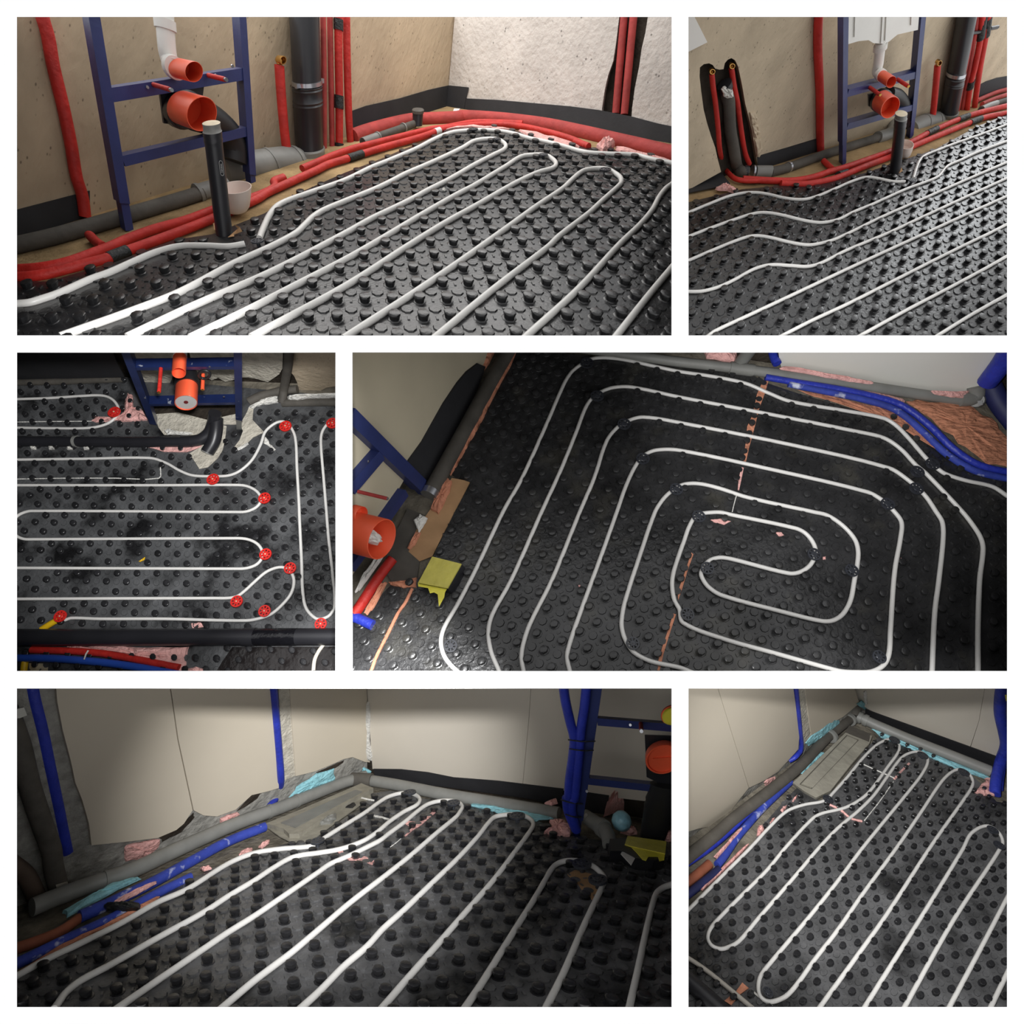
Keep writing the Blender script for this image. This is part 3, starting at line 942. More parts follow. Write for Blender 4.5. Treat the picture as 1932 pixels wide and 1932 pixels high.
# ------------------------------------------------------------------ room 1: corner with red tubes and a blue cistern frame
def room1():
    R, WL, WR = R1, W1L, W1R
    # right wall: two faces either side of an open chase
    wall_poly('wall_right_1', WR, [(843, 202), (859, 18)] + c2((1625, -40), (1602, 150), (1585, 260), (1556, 340), (1535, 430), (1518, 545), (1515, 610)), conc1b, 0.9)
    wall_poly('wall_right_2', WR, c2((1690, 640), (1696, 540), (1712, 420), (1738, 290), (1752, 190), (1775, 90), (1795, -40)) + [(1281, 18), (1281, 276)], conc1b, 0.9)
    wall_poly('wall_chase_1', WR, [(1100, 18), (1275, 18), (1275, 290), (1100, 245)], darkgap, 0.3, -0.95)
    # foam edge bands
    piece('long black foam edge band on the brown wall behind the thin grey pipe', 'edge_band', 'edge strip', slab(WL.poly(c2((42, 662), (42, 556), (130, 525), (330, 480), (500, 430), (618, 404), (606, 528), (400, 590)), 0.12), -WL.m * 0.11), foamband)
    piece('short black foam flap folded round the wall corner', 'edge_band', 'edge strip', slab(WR.poly(c2((612, 404), (732, 416), (712, 500), (700, 570), (600, 528)), 0.16), -WR.m * 0.1), foamband)
    piece('black foam edge band along the pale wall below the chase', 'edge_band', 'edge strip', slab(WR.poly(c2((690, 480), (900, 490), (1330, 528), (1500, 550), (1700, 590), (1850, 630), (1975, 655), (1975, 790), (1700, 720), (1400, 640), (1000, 590), (690, 570)), 0.12), -WR.m * 0.11), foamband)
    piece('black foam edge band in the corner by the lone red wall tube', 'edge_band', 'edge strip', slab(WL.poly(c3((-44, 380), (-44, 208), (0, 195), (345, 105), (430, 82), (430, 250)), 0.12), -WL.m * 0.11), foamband)
    # lone red tube on the left wall
    p = [WL.at(*q, 0.35) for q in c1((140, -45), (150, 0), (182, 110), (212, 280), (270, 520), (318, 750), (350, 940))] + [WL.at(*q, 0.35) for q in c3((385, 110), (402, 235))]
    sleeve('lone red insulated tube running down the brown wall', p, rpx(p[3], 11), red_i)
    # tubes in the chase
    for a, b, lab in ((c2((1652, -40), (1600, 570)), 0, 'red tube in the pale wall chase, left one of the pair'), (c2((1708, -40), (1650, 575)), 0, 'red tube in the pale wall chase, right one of the pair')):
        q = [WR.at(*a[0], -0.35), WR.at(*a[1], -0.35)]
        sleeve(lab, q, rpx(q[0], 7.6), red_d, n=2)

    # blue mounting frame
    FP = R.wall((246, 437), (480, 345), -0.36)
    fr_ = thing('toilet_frame', 'blue steel toilet mounting frame against the brown concrete wall', 'frame', FP.at(246, 437))
    M('upright', bar_px(FP, (176, 18), (236, 384), 10.5, 0.9), blue_s, fr_)
    M('upright', bar_px(FP, (457.5, 18), (477.5, 330), 8, 0.9), blue_s, fr_)
    M('foot', bar_px(FP, (234, 372), (245, 436), 8, 0.7, -0.1), blue_s, fr_)
    M('foot', bar_px(FP, (476, 320), (479, 350), 6, 0.7, -0.1), blue_s, fr_)
    M('crossbar', bar_px(FP, c1((545, 464))[0], c1((1345, 336))[0], 9.5, 0.75, -0.05), blue_s, fr_)
    M('crossbar', bar_px(FP, c1((628, 852))[0], c1((1385, 670))[0], 7.5, 0.75, -0.05), blue_s, fr_)
    for q in c1((768, 414), (1172, 345), (1270, 290)):
        cc = FP.at(*q, 0.0)
        M('bolt', lathe(cc, FP.m, [(0, rpx(cc, 3)), (0.08 * R.u, rpx(cc, 2.6))], 8), steel, fr_)
    # threaded rods in red sleeves
    for a, b, lab in (((806, 400), (915, 447), 'red sleeved mounting rod beside the lone wall tube side of the crossbar'), ((1130, 345), (1238, 385), 'red sleeved mounting rod on the crossbar end nearest the black stack')):
        p0 = FP.at(*c1(a)[0], 0.0)
        t = max(0.3, min(near_t(p0, FP.m, *c1(b)[0]), 3.5))
        ro = thing('mounting_rod', lab, 'rod', p0)
        M('sleeve', tube([p0, p0 + FP.m * t * 0.9], rpx(p0, 4), 10), red_i, ro, True)
        M('thread', tube([p0 + FP.m * t * 0.88, p0 + FP.m * t], rpx(p0, 3.2), 8), steel, ro, True)
    # flush pipe, its elbow and the orange plugs
    fl = thing('flush_pipe', 'white plastic flush pipe with elbow above the crossbar', 'pipe', FP.at(*c1((905, 290))[0], -0.3))
    pth = [FP.at(*q, -0.35) for q in c1((868, -45), (875, 60), (885, 190), (898, 250))]
    pe = FP.at(*c1((930, 300))[0], 0.25)
    M('shaft', tube(catmull(pth + [pe], 5), rpx(pth[1], 15.5), 18), wht_p, fl, True)
    M('collar', tube([FP.at(*c1((870, 15))[0], -0.35), FP.at(*c1((876, 75))[0], -0.35)], rpx(pth[1], 18.5), 18), wht_p, fl, True)
    M('ring', tube([pe - FP.m * 0.3, pe + FP.m * 0.12], rpx(pe, 18.5), 20), wht_p, fl, True)
    for base, mouth, rp, lab, deep in (((945, 300), (1046, 331), 17.2, 'small orange pipe plug on the white flush pipe', 0.8), ((975, 535), (1092, 612), 29.0, 'large orange pipe plug hanging below the crossbar', 0.75)):
        p0 = FP.at(*c1(base)[0], 0.2)
        t = near_t(p0, FP.m, *c1(mouth)[0])
        q = p0 + FP.m * t
        piece(lab, 'pipe_plug', 'plug', rsocket(p0, FP.m, FP.a1, R.U, t, ru(q, FP.a1, R.U, rp), 0.06, deep), orange, True)
    dr = thing('drain_bend', 'black drain bend and square bracket plate behind the large orange plug', 'drain', FP.at(*c1((1000, 640))[0], -0.8))
    M('plate', slab(FP.poly(c1((842, 432), (1105, 398), (1092, 500), (1070, 600), (905, 632), (868, 628)), -0.55), -FP.m * 0.2), blk_p, dr)
    p0 = FP.at(*c1((968, 540))[0], -0.5)
    rc = ru(p0, FP.a1, R.U, 34)
    M('collar', rl(p0, FP.m, FP.a1, R.U, [(0, rc), (0.55, rc), (0.6, rc * 0.9), (0.9, rc * 0.87)], 28), blk_p, dr, True)
    pb = [FP.at(*q, o) for q, o in zip(c1((1020, 560), (1130, 600), (1230, 680), (1275, 770), (1275, 850)), (-0.6, -0.9, -1.0, -1.0, -1.0))]
    M('bend', tube(catmull(pb, 5), rpx(pb[2], 27), 20), blk_rib, dr, True)

    # grey soil pipe along the wall
    g = thing('soil_pipe', 'fat grey soil pipe with ribbed joints between the frame and the black stack', 'pipe', R.fl(500, 335, -0.36))
    pg = [WL.at(*q, 1.25) for q in d3((420, 600), (560, 590), (760, 570), (1000, 530), (1180, 500), (1380, 480), (1530, 500), (1640, 470))]
    pgc = catmull(pg, 5)
    rg = rpx(pg[3], 25)
    M('pipe', tube(pgc, rg, 22), gry_p, g, True)
    for q in d3((1110, 515), (1480, 480), (780, 565)):
        cc = WL.at(*q, 1.25)
        d = WL.along
        M('joint', tube([cc - d * 0.12 * R.u, cc + d * 0.12 * R.u], rg * 1.06, 22), gry_p, g, True)
    # thin dusty pipe on the floor by the wall
    g = thing('waste_pipe', 'dusty dark grey waste pipe lying along the foot of the brown wall', 'pipe', R.fl(120, 440, -0.36))
    pg = [R.fl(*q, 0.25) for q in c3((-60, 415), (200, 355), (400, 300), (700, 212), (1000, 122), (1090, 92))]
    M('pipe', tube(catmull(pg, 4), rpx(pg[2], 13.5), 16), gry_d, g, True)
    pq = [R.fl(*q, 0.25) for q in c3((1060, 98), (1120, 78), (1240, 45))]
    M('socket', tube(pq, rpx(pq[0], 14.5), 16), gry_p, g, True)
    M('joint', tube([R.fl(*c3((1062, 97))[0], 0.25), R.fl(*c3((1080, 92))[0], 0.25)], rpx(pq[0], 16.5), 16), gry_p, g, True)

    # black stack
    b = WL.at(585, 302, 1.15)
    d = R.U
    tt = lambda v: tv(b, d, v)
    st = thing('soil_stack', 'thick black vertical soil stack with a metal clamp', 'pipe', b)
    rs = ru(b, R.A, R.B, 25.5)
    LR = lambda prof: rl(b, R.U, R.A, R.B, prof, 28)
    M('pipe', LR([(tt(285), rs), (tt(14), rs)]), blk_p, st, True)
    M('sleeve', LR([(tt(290), rs * 1.02), (tt(200), rs * 1.05), (tt(197), rs * 1.09), (tt(194), rs * 1.05), (tt(190), rs * 1.09), (tt(187), rs * 1.05), (tt(172), rs * 1.05), (tt(169), rs * 1.09), (tt(166), rs * 1.05), (tt(163), rs * 1.09), (tt(161), rs * 1.02)]), blk_p, st, True)
    M('socket', LR([(tt(312), rs * 0.95), (tt(297), rs * 1.0), (tt(293), rs * 1.1), (tt(284), rs * 1.12), (tt(281), rs * 1.14), (tt(278), rs * 1.1)]), gry_p, st, True)
    cl = M('clamp', LR([(tt(160), rs * 1.02), (tt(160), rs * 1.07), (tt(152), rs * 1.07), (tt(152), rs * 1.02)]), steel, st, True)
    cc = b + d * tt(156)
    for sgn in (-1, 1):
        k = cc + WL.a1 * sgn * rs * 1.08 + WL.m * rs * 0.3
        M('lug', beam(k - R.U * rs * 0.16, k + R.U * rs * 0.16, WL.a1 * rs * 0.13, WL.m * rs * 0.12), steel, cl)

    # small red riser with brass elbow
    ri = thing('riser', 'short red insulated riser with a brass elbow left of the black stack', 'tube', WL.at(548, 320, 1.5))
    pr = [WL.at(*q, 1.2) for q in c1((1547, 285), (1560, 480), (1585, 740), (1612, 895))]
    M('sleeve', tube(catmull(pr, 4), rpx(pr[1], 8.6), 14), red_i, ri, True)
    bc = WL.at(*c1((1552, 252))[0], 1.2)
    M('brass_elbow', tube([pr[0], bc], rpx(bc, 5), 12), brass, ri, True)
    M('brass_mouth', rsocket(bc - FP.m * 0.2, FP.m, FP.a1, R.U, 0.6, ru(bc, FP.a1, R.U, 6.2), 0.2, 0.7, 16), brass, ri, True)
    M('foot_wrap', tube([WL.at(*c1((1606, 885))[0], 1.2), WL.at(*c1((1625, 930))[0], 1.2)], rpx(bc, 10), 12), tape_k, ri, True)

    # risers right of the stack
    for k, (lab, pts, rr, m) in enumerate((
            ('dark red tube half hidden behind the black stack', [(609, 14), (611, 120), (612, 290)], 5.2, red_d),
            ('dark red tube second from the black stack', [(622, 14), (624, 120), (627, 290)], 5.4, red_d),
            ('bright red tube with two black wraps near the stack', [(638, 14), (639, 120), (640, 180), (640, 275)], 7.6, red_i),
            ('outer red tube of the bunch, bending out along the floor', [(653, 14), (655, 120), (658, 220), (662, 280)], 7.2, red_i))):
        off = 1.0 if k < 2 else 1.35
        q = [WL.at(*x, off) for x in pts]
        r = rpx(q[0], rr)
        if k in (2,):
            root = thing('insulated_tube', lab, 'tube', q[-1])
            M('sleeve', tube(catmull(q, 4), r, 12), m, root, True)
            for v0, v1 in ((36, 57), (180, 205), (270, 292)):
                band(root, WL.at(638 + v0 * 0.008, v0, off), WL.at(638 + v1 * 0.008, v1, off), r * 1.2, tape_k, 'wrap')
        else:
            sleeve(lab, q, r, m)

    # red tubes lying on the floor
    def floor_tube(lab, pts, rp, m, z, ref=2, wraps=(), wmat=None):
        q = [R.fl(u, v, z) for u, v in pts]
        r = rpx(q[ref], rp)
        cp = catmull(q, 5)
        root = thing('floor_tube', lab, 'tube', q[0] - R.U * 0.2)
        M('sleeve', tube(cp, r, 14), m, root, True)
        for (u0, v0), (u1, v1), mm, nm in wraps:
            band(root, R.fl(u0, v0, z), R.fl(u1, v1, z), r * 1.12, mm, nm)
        return root
    up_ = c3((-45, 550), (0, 546), (150, 534), (300, 503), (450, 450), (560, 408), (640, 372), (800, 312), (1000, 255), (1170, 192), (1300, 150), (1420, 112), (1520, 62)) + d3((1170, 760), (1310, 705))
    floor_tube('red tube on the floor, wall side of the pair under the frame', up_, 9.0, red_i, 0.12, 4)
    lo = c3((-45, 592), (0, 590), (130, 580), (280, 545), (420, 508), (535, 478), (610, 448), (700, 418), (900, 345), (1100, 268), (1250, 205), (1420, 128)) + d3((1050, 930), (1330, 800), (1750, 610), (1932, 520)) + d5((110, 1110), (240, 1062), (330, 1040), (700, 930), (1000, 850), (1200, 790), (1330, 742), (1450, 700)) + c2((700, 645), (820, 635), (1000, 640), (1200, 680), (1350, 725), (1425, 762))
    floor_tube('long red floor tube on the mat side with a black taped joint', lo, 9.0, red_i, 0.1, 4,
               [(c3((545, 474))[0], c3((655, 432))[0], tape_k, 'wrap'), (d5((130, 1105))[0], d5((325, 1040))[0], tape_k, 'wrap'), (d5((1340, 738))[0], d5((1410, 716))[0], pex, 'label_band')])
    floor_tube('red tube passing the foot of the outer riser towards the wall corner', d3((1560, 580), (1750, 500), (1932, 420)) + d5((60, 1010), (220, 960), (500, 890), (1000, 765), (1300, 695), (1500, 670)) + c2((760, 622), (900, 622), (1050, 628)), 5.5, red_i, 0.2, 4)
    floor_tube('thick dusty red tube sweeping round the back of the corner', d5((190, 800), (400, 725), (700, 640), (1000, 575), (1200, 562), (1640, 542)) + c2((700, 590), (850, 598), (1000, 612), (1200, 640), (1400, 682), (1600, 728), (1800, 775), (1975, 818)), 11.3, red_d, 0.1, 8,
               [(c2((650, 587))[0], c2((682, 588))[0], pex, 'label_band')])
    floor_tube('thin dusty red tube behind the thin grey drain', d5((190, 760), (400, 680), (700, 595), (1010, 540)), 5.0, red_d, 0.25, 2)
    st_ = c3((430, 345), (470, 385), (510, 410))
    sleeve('short red stub poking out towards the wall from the floor tubes', [R.fl(*q, 0.1) for q in st_], rpx(R.fl(*st_[0], 0.1), 8.5), red_i, 'tube_stub')
    sleeve('short orange-red tube end under the thick dusty tube', [R.fl(*q, 0.12) for q in c2((1360, 735), (1400, 750), (1440, 765))], rpx(R.fl(1095, 270), 6), red_i, 'tube_stub')

    # thin grey drain with a black upstand
    g = thing('floor_drain_pipe', 'thin grey drain pipe with a capped black upstand near the corner', 'pipe', R.fl(700, 262, -0.36))
    pz = [R.fl(u, v, 0.3) for u, v in d5((330, 880), (540, 805), (870, 690), (1050, 625))]
    rr = rpx(pz[1], 6.6)
    M('pipe', tube(pz, rr, 14), gry_d, g, True)
    M('socket', tube(pz[:2], rr * 1.12, 14), gry_p, g, True)
    for q in d5((540, 805), (900, 678)):
        cc = R.fl(*q, 0.3)
        d0 = (pz[2] - pz[1]).normalized()
        M('joint', tube([cc - d0 * rr * 0.25, cc + d0 * rr * 0.25], rr * 1.3, 14), gry_p, g, True)
    b0 = R.fl(*d5((1095, 640))[0], 0.1)
    dU = R.U
    rq = ru(b0, R.A, R.B, 9.5)
    M('upstand', rl(b0, dU, R.A, R.B, [(0, rq), (tv(b0, dU, 213), rq * 1.05)], 16), blk_p, g, True)
    M('cap', rl(b0 + dU * tv(b0, dU, 213), dU, R.A, R.B, [(0, rq * 1.15), (rq * 0.6, rq * 1.2), (rq * 0.8, rq * 1.05)], 16), gry_d, g, True)

    # upright black pipe in the mat with a grey plug
    b0 = R.fl(*c3((1222, 330))[0], 0.0)
    t1, t0 = tv(b0, dU, 232), tv(b0, dU, 248)
    r0 = ru(b0, R.A, R.B, 15.8)
    g = thing('upright_drain', 'upright black drain pipe standing in the mat with a grey plug on top', 'pipe', b0)
    M('pipe', rl(b0, dU, R.A, R.B, [(-0.3, r0), (tv(b0, dU, 275), r0), (tv(b0, dU, 268), r0 * 1.03), (tv(b0, dU, 264), r0 * 1.07), (tv(b0, dU, 260), r0 * 1.03), (tv(b0, dU, 255), r0 * 1.06), (t0, r0 * 1.06)], 28), blk_p, g, True)
    M('plug', rl(b0 + dU * t0, dU, R.A, R.B, [(0, r0 * 1.07), (0.12 * (t1 - t0), r0 * 1.0), (0.5 * (t1 - t0), r0 * 0.95), (t1 - t0, r0 * 1.0)], 28), gry_p, g, True)
    M('plug_top', rl(b0 + dU * t1, dU, R.A, R.B, [(0, r0 * 0.98), (0.03, r0 * 0.9)], 28), cream_p, g, True)
    cc = b0 + dU * tv(b0, dU, 313)
    cam_ab = R.ab(V((0, 0, 0))) - R.ab(cc)
    th = math.atan2(cam_ab.y, cam_ab.x)
    # the print sits a little to the right of the middle
    cand = [R.A * math.cos(th + s) + R.B * math.sin(th + s) for s in (0.55, -0.55)]
    dirp = max(cand, key=lambda w: px(cc + w * r0)[0])
    tang = dirp.cross(dU).normalized()
    dn = dU.normalized()
    text_on(g, 'WAVIN', cc + dirp * r0 * 1.03, -dn, tang if (-dn).cross(tang).dot(dirp) > 0 else -tang, 0.115 * R.u, ink_w)
    ring = [cc + dirp * r0 * 1.04 + dn * R.u * (0.12 * math.cos(a) + (0.2 if math.cos(a) > 0 else -0.2)) + tang * R.u * 0.085 * math.sin(a) for a in [2 * math.pi * k / 20 for k in range(21)]]
    M('badge', tube(ring, R.u * 0.008, 5), ink_w, g)
    to = dirp
    for k in range(3):
        piece('torn cardboard curl at the foot of the upright black pipe' if k == 0 else ('torn cardboard scrap between the red tubes and the upright pipe' if k == 1 else 'small tan sliver beside the upright pipe foot'), 'cardboard_scrap', 'scrap',
              slab([R.fl(u, v, 0.1 + 0.5 * z) for u, v, z in ([(432, 447, 0), (446, 441, 0), (457, 437, 0.5), (452, 429, 0.9), (442, 424, 0.9), (449, 432, 0.5), (444, 438, 0.1)], [(402, 422, 0), (411, 420, 0), (412, 437, 0), (404, 434, 0)], [(430, 448, 0), (441, 443, 0), (442, 446, 0)])[k]], R.U * 0.04), card)
    # white cup
    b0 = R.fl(*d1((452, 1440))[0], 0.15)
    rim_r = ru(b0, R.A, R.B, 30)
    hgt = tv(b0, dU, d1((500, 1105))[0][1])
    cu = thing('plastic_cup', 'translucent white plastic cup standing behind the upright black pipe', 'cup', b0)
    prof = [(0, rim_r * 0.62), (hgt * 0.15, rim_r * 0.78), (hgt * 0.6, rim_r * 0.92), (hgt, rim_r), (hgt, rim_r * 0.96), (hgt * 0.6, rim_r * 0.88), (hgt * 0.15, rim_r * 0.74), (hgt * 0.06, rim_r * 0.5)]
    M('bowl', rl(b0, dU, R.A, R.B, prof, 32), pm('milky_cup_plastic', srgb(226, 210, 200), rough=0.4, sub=0.2), cu, True)
    text_on(cu, '32', R.fl(*d1((402, 1428))[0], 0.6), WL.along, dU, rim_r * 0.22 * R.u, ink_g)
    # clips
    for (u, v, r_, lab) in ((486, 456, 12, 'lacy black pipe clip where the first pipe meets the upright drain'), (893, 245, 9, 'lacy black pipe clip at the top of the outer loop by the corner'), (937, 263, 8, 'lacy black pipe clip on the longest inner loop'),
                            (1025, 293, 9, 'lacy black pipe clip on the middle loop bend'), (1142, 321, 11, 'lacy black pipe clip on the near loop bend')):
        clip(R, u, v, r_, lab, blkclip, blkclip, 0.4)
    # pink foam and pale crumbs
    up = R.N * 0.5 * R.u
    piece('pink foam lump beside the thick dusty tube', 'foam_lump', 'foam', dome([R.fl(u, v, 0.0) for u, v in c2((1480, 785), (1520, 760), (1560, 748), (1595, 768), (1570, 795), (1520, 805))], up * 1.2), pinkfoam)
    piece('pale pink foam seam under the outermost pipe', 'foam_lump', 'foam', dome([R.fl(u, v, 0.0) for u, v in c2((1030, 672), (1100, 690), (1200, 715), (1300, 742), (1390, 770), (1340, 772), (1200, 740), (1080, 705))], up * 0.5), pinkfoam)
    piece('pale foam edge strip at the back of the mat', 'foam_lump', 'foam', dome([R.fl(u, v, 0.0) for u, v in c2((590, 672), (640, 655), (760, 648), (900, 655), (1000, 668), (900, 668), (760, 662), (640, 668))], up * 0.4), pinkfoam)
    piece('pale foam edge strip beside the thick tube end', 'foam_lump', 'foam', dome([R.fl(u, v, 0.0) for u, v in c2((1600, 770), (1700, 795), (1830, 830), (1932, 858), (1932, 872), (1800, 840), (1690, 812), (1600, 790))], up * 0.4), pinkfoam)
    for (u, v, lab) in ((838, 360, 'tiny white crumb on the mat between the middle loops'), (411, 512, 'white crumb on the mat below the upright drain')):
        piece(lab, 'crumb', 'crumb', dome([R.fl(u + 4 * math.cos(a), v + 2.2 * math.sin(a), 0.02) for a in (0, 1.2, 2.4, 3.6, 5)], up * 0.3), plast_w)
room1()


# ------------------------------------------------------------------ room 2: the same wall seen with its pipe chase
e1, e2, e3, e4 = fr(1299, 32, 12.075), fr(1299, 200, 9.66), fr(1590, 32, 5.46), fr(1740, 32, 4.9636)

def floor_tube_in(R, lab, pts, rp, m, z, ref=2, wraps=(), name='floor_tube'):
    q = [R.fl(u, v, z) for u, v in pts]
    r = rpx(q[ref], rp)
    root = thing(name, lab, 'tube', q[0] - R.U * 0.2)
    M('sleeve', tube(catmull(q, 5), r, 12), m, root, True)
    for (u0, v0), (u1, v1), mm, nm in wraps:
        band(root, R.fl(u0, v0, z), R.fl(u1, v1, z), r * 1.15, mm, nm)
    return root

def room2():
    R, W = R2, W2
    ch = c5((425, 925), (412, 850), (400, 770), (385, 680), (362, 590), (345, 520), (330, 430), (318, 370), (303, 300), (285, 262), (262, 248), (240, 258), (222, 280), (215, 315), (190, 318), (165, 312), (150, 290), (128, 280), (95, 285), (72, 305), (70, 360), (80, 450), (95, 560), (115, 640), (140, 720), (165, 790), (180, 860), (200, 935))
    wall_poly('wall_left_2', W, [(1285, 366), (1285, 18), (1914, 18), (1914, 167)] + ch, conc2, 0.9)
    wall_poly('wall_chase_2', W, [(1300, 375), (1300, 100), (1440, 90), (1450, 335)], darkgap, 0.3, -0.95)
    # broken edge of the chase
    for k, (poly, lab) in enumerate(((((372, 575), (405, 570), (420, 610), (405, 650), (380, 640)), 'upper broken plaster lump at the chase edge'), (((385, 650), (420, 640), (435, 690), (412, 730), (395, 720)), 'middle broken plaster lump at the chase edge'), (((400, 735), (440, 720), (450, 790), (428, 850), (412, 840)), 'lowest broken plaster lump at the chase edge'))):
        piece(lab, 'plaster_lump', 'plaster', dome(W.poly(c5(*poly), 0.0), W.m * 0.3), conc2)
    # edge bands
    piece('black foam edge band between the chase and the blue frame', 'edge_band', 'edge strip', slab(W.poly(c5((422, 935), (420, 842), (600, 790), (782, 735), (800, 735), (800, 840), (600, 900)), 0.12), -W.m * 0.11), foamband)
    piece('black foam edge band curving behind the floor tubes at the picture edge', 'edge_band', 'edge strip', slab(W.poly(e4((515, 755), (535, 640), (600, 605), (700, 572), (860, 545), (860, 650), (700, 690), (600, 730)), 0.12), -W.m * 0.11), foamband)
    piece('black foam sheet lying below the chase in the corner', 'edge_band', 'edge strip', slab([R.fl(u, v, -0.1) for u, v in e2((-140, 1385), (0, 1345), (300, 1240), (585, 1155), (650, 1285), (760, 1420), (560, 1480), (300, 1530), (-140, 1620))], R.U * 0.1), foamband)
    # white sheet
    piece('white paper sheet stuck on the wall in the upper corner', 'paper_sheet', 'paper', slab(W.poly(e1((-170, -170), (60, -170), (140, 0), (430, 575), (0, 790), (-170, 860)), 0.08), W.m * 0.03), pm('white_paper', srgb(235, 232, 226), rough=0.8))
    # chase plumbing
    left = [W.at(*q, -0.3) for q in e1((530, 1290), (560, 1600), (610, 1932))] + [W.at(*q, -0.2) for q in e2((540, 420), (565, 760))] + [R.fl(*q, 0.2) for q in e2((640, 1090), (740, 1235), (860, 1330), (1050, 1365), (1300, 1360))]
    t1_ = thing('chase_tube', 'red tube on the outer side of the chase, bending out along the floor', 'tube', left[-1])
    r1_ = rpx(left[1], 4.8)
    M('sleeve', tube(catmull(left, 5), r1_, 12), red_i, t1_, True)
    right = [W.at(*q, -0.3) for q in e1((975, 1160), (1040, 1600), (1110, 1932))] + [W.at(*q, -0.25) for q in e2((960, 450), (1030, 850), (1110, 1060))]
    t2_ = thing('chase_tube', 'red tube in the chase beside the plugged black pipe, wall side', 'tube', right[-1])
    M('sleeve', tube(catmull(right, 5), r1_ * 1.05, 12), red_i, t2_, True)
    for root, q in ((t1_, (525, 1215)), (t2_, (975, 1090))):
        c = W.at(*e1(q)[0], -0.35)
        M('brass_elbow', tube([c, c + (left[1] - left[0]).normalized() * R.u * 0.4], rpx(c, 4), 10), brass, root, True)
        M('brass_mouth', rsocket(c, W.m, W.a1, R.U, 0.35, ru(c, W.a1, R.U, 5.4), 0.25, 0.7, 16), brass, root, True)
    bp = [W.at(*q, -0.35) for q in e1((845, 1640), (880, 1800), (920, 1932))] + [W.at(*q, -0.3) for q in e2((760, 400), (825, 780), (855, 960))] + [R.fl(*q, 0.1) for q in e2((890, 1120), (960, 1200), (1080, 1205))]
    dp = thing('chase_drain', 'dark drain pipe in the chase turning onto the floor', 'pipe', bp[-1])
    rd = rpx(bp[3], 10.5)
    M('pipe', tube(catmull(bp, 5), rd, 18), gry_d, dp, True)
    M('collar', tube([W.at(*e1((820, 1530))[0], -0.2), W.at(*e1((850, 1650))[0], -0.2)], rd * 1.15, 18), blk_p, dp, True)
    M('socket', tube([R.fl(*q, 0.1) for q in e2((1215, 1205), (1400, 1205), (1500, 1208))], rd * 1.12, 18), gry_p, dp, True)
    M('joint', tube([R.fl(*q, 0.1) for q in e2((1000, 1200), (1070, 1203))], rd * 1.1, 18), blk_p, dp, True)
    M('clamp', tube([R.fl(*q, 0.1) for q in e2((1155, 1204), (1185, 1204))], rd * 1.2, 18), steel, dp, True)
    wp = thing('waste_pipe', 'dusty dark waste pipe running from the clamp to the blue frame', 'pipe', R.fl(1500, 322, -0.36))
    pw = [R.fl(*q, 0.12) for q in e2((1490, 1208), (1700, 1160), (1932, 1085))] + [R.fl(*q, 0.12) for q in c5((820, 832), (1000, 775), (1150, 728))]
    M('pipe', tube(catmull(pw, 4), rpx(pw[1], 8.3), 16), gry_d, wp, True)
    M('clamp', tube([R.fl(*q, 0.12) for q in e2((1800, 1127), (1830, 1117))], rpx(pw[1], 9.6), 16), steel, wp, True)
    pk = [R.fl(*q, 0.12) for q in c5((1140, 730), (1200, 712), (1235, 690), (1240, 640))]
    M('elbow', tube(catmull(pk, 5), rpx(pk[1], 10.5), 16), gry_p, wp, True)
    pl = thing('plaster_plug', 'lumpy white plaster plug in the mouth of the chase drain', 'plug', W.at(*e1((880, 1720))[0], 0.0))
    M('lump', dome([W.at(*q, 0.0) for q in e1((740, 1640), (800, 1570), (900, 1560), (990, 1630), (1010, 1720), (1010, 1800), (890, 1840), (790, 1790))], W.m * 0.45), plast_w, pl)
    # lone wall tube
    p = [W.at(*q, 0.35) for q in c5((792, -45), (785, 60), (784, 200), (795, 450), (797, 700), (800, 810))]
    sleeve('lone red insulated tube on the wall left of the cistern frame', p, rpx(p[3], 7), red_i)
    # frame
    FP = R.wall((1592, 312), (1718, 262), -0.36)
    f = thing('toilet_frame', 'blue steel toilet frame carrying a white cistern', 'frame', FP.at(1592, 312))
    M('upright', bar_px(FP, c5((955, -45))[0], c5((946, 760))[0], 6.5, 1.0), blue_s, f)
    M('upright', bar_px(FP, c5((1428, -45))[0], c5((1362, 620))[0], 6.5, 1.0), blue_s, f)
    M('foot', bar_px(FP, c5((946, 740))[0], c5((944, 892))[0], 5, 0.8, -0.1), blue_s, f)
    M('foot', bar_px(FP, c5((1362, 610))[0], c5((1350, 728))[0], 5, 0.8, -0.1), blue_s, f)
    M('crossbar', bar_px(FP, c5((965, 462))[0], c5((1395, 346))[0], 5.6, 0.9, -0.05), blue_s, f)
    M('crossbar', bar_px(FP, c5((962, 664))[0], c5((1375, 542))[0], 5.0, 0.9, -0.05), blue_s, f)
    # cistern
    cs = thing('cistern', 'white plastic concealed cistern hung in the blue frame', 'cistern', FP.at(*c5((1160, 160))[0], -0.1))
    M('tank', slab(FP.poly(c5((966, -45), (1398, -45), (1388, 78), (1265, 106), (1212, 150), (1180, 162), (1120, 158), (1090, 140), (1030, 146), (968, 164)), -0.1), -FP.m * 1.6), wht_p, cs)
    for a, b in (((1015, -45), (1010, 118)), ((1182, -45), (1170, 155)), ((1355, -45), (1352, 45)), ((1205, -45), (1195, 140))):
        M('rib', bar_px(FP, c5(a)[0], c5(b)[0], 2.0, 0.15, 0.02), wht_p, cs)
    pn = [FP.at(*q, -0.5) for q in c5((1163, 150), (1158, 200), (1148, 290), (1142, 325))]
    pe = FP.at(*c5((1168, 352))[0], 0.1)
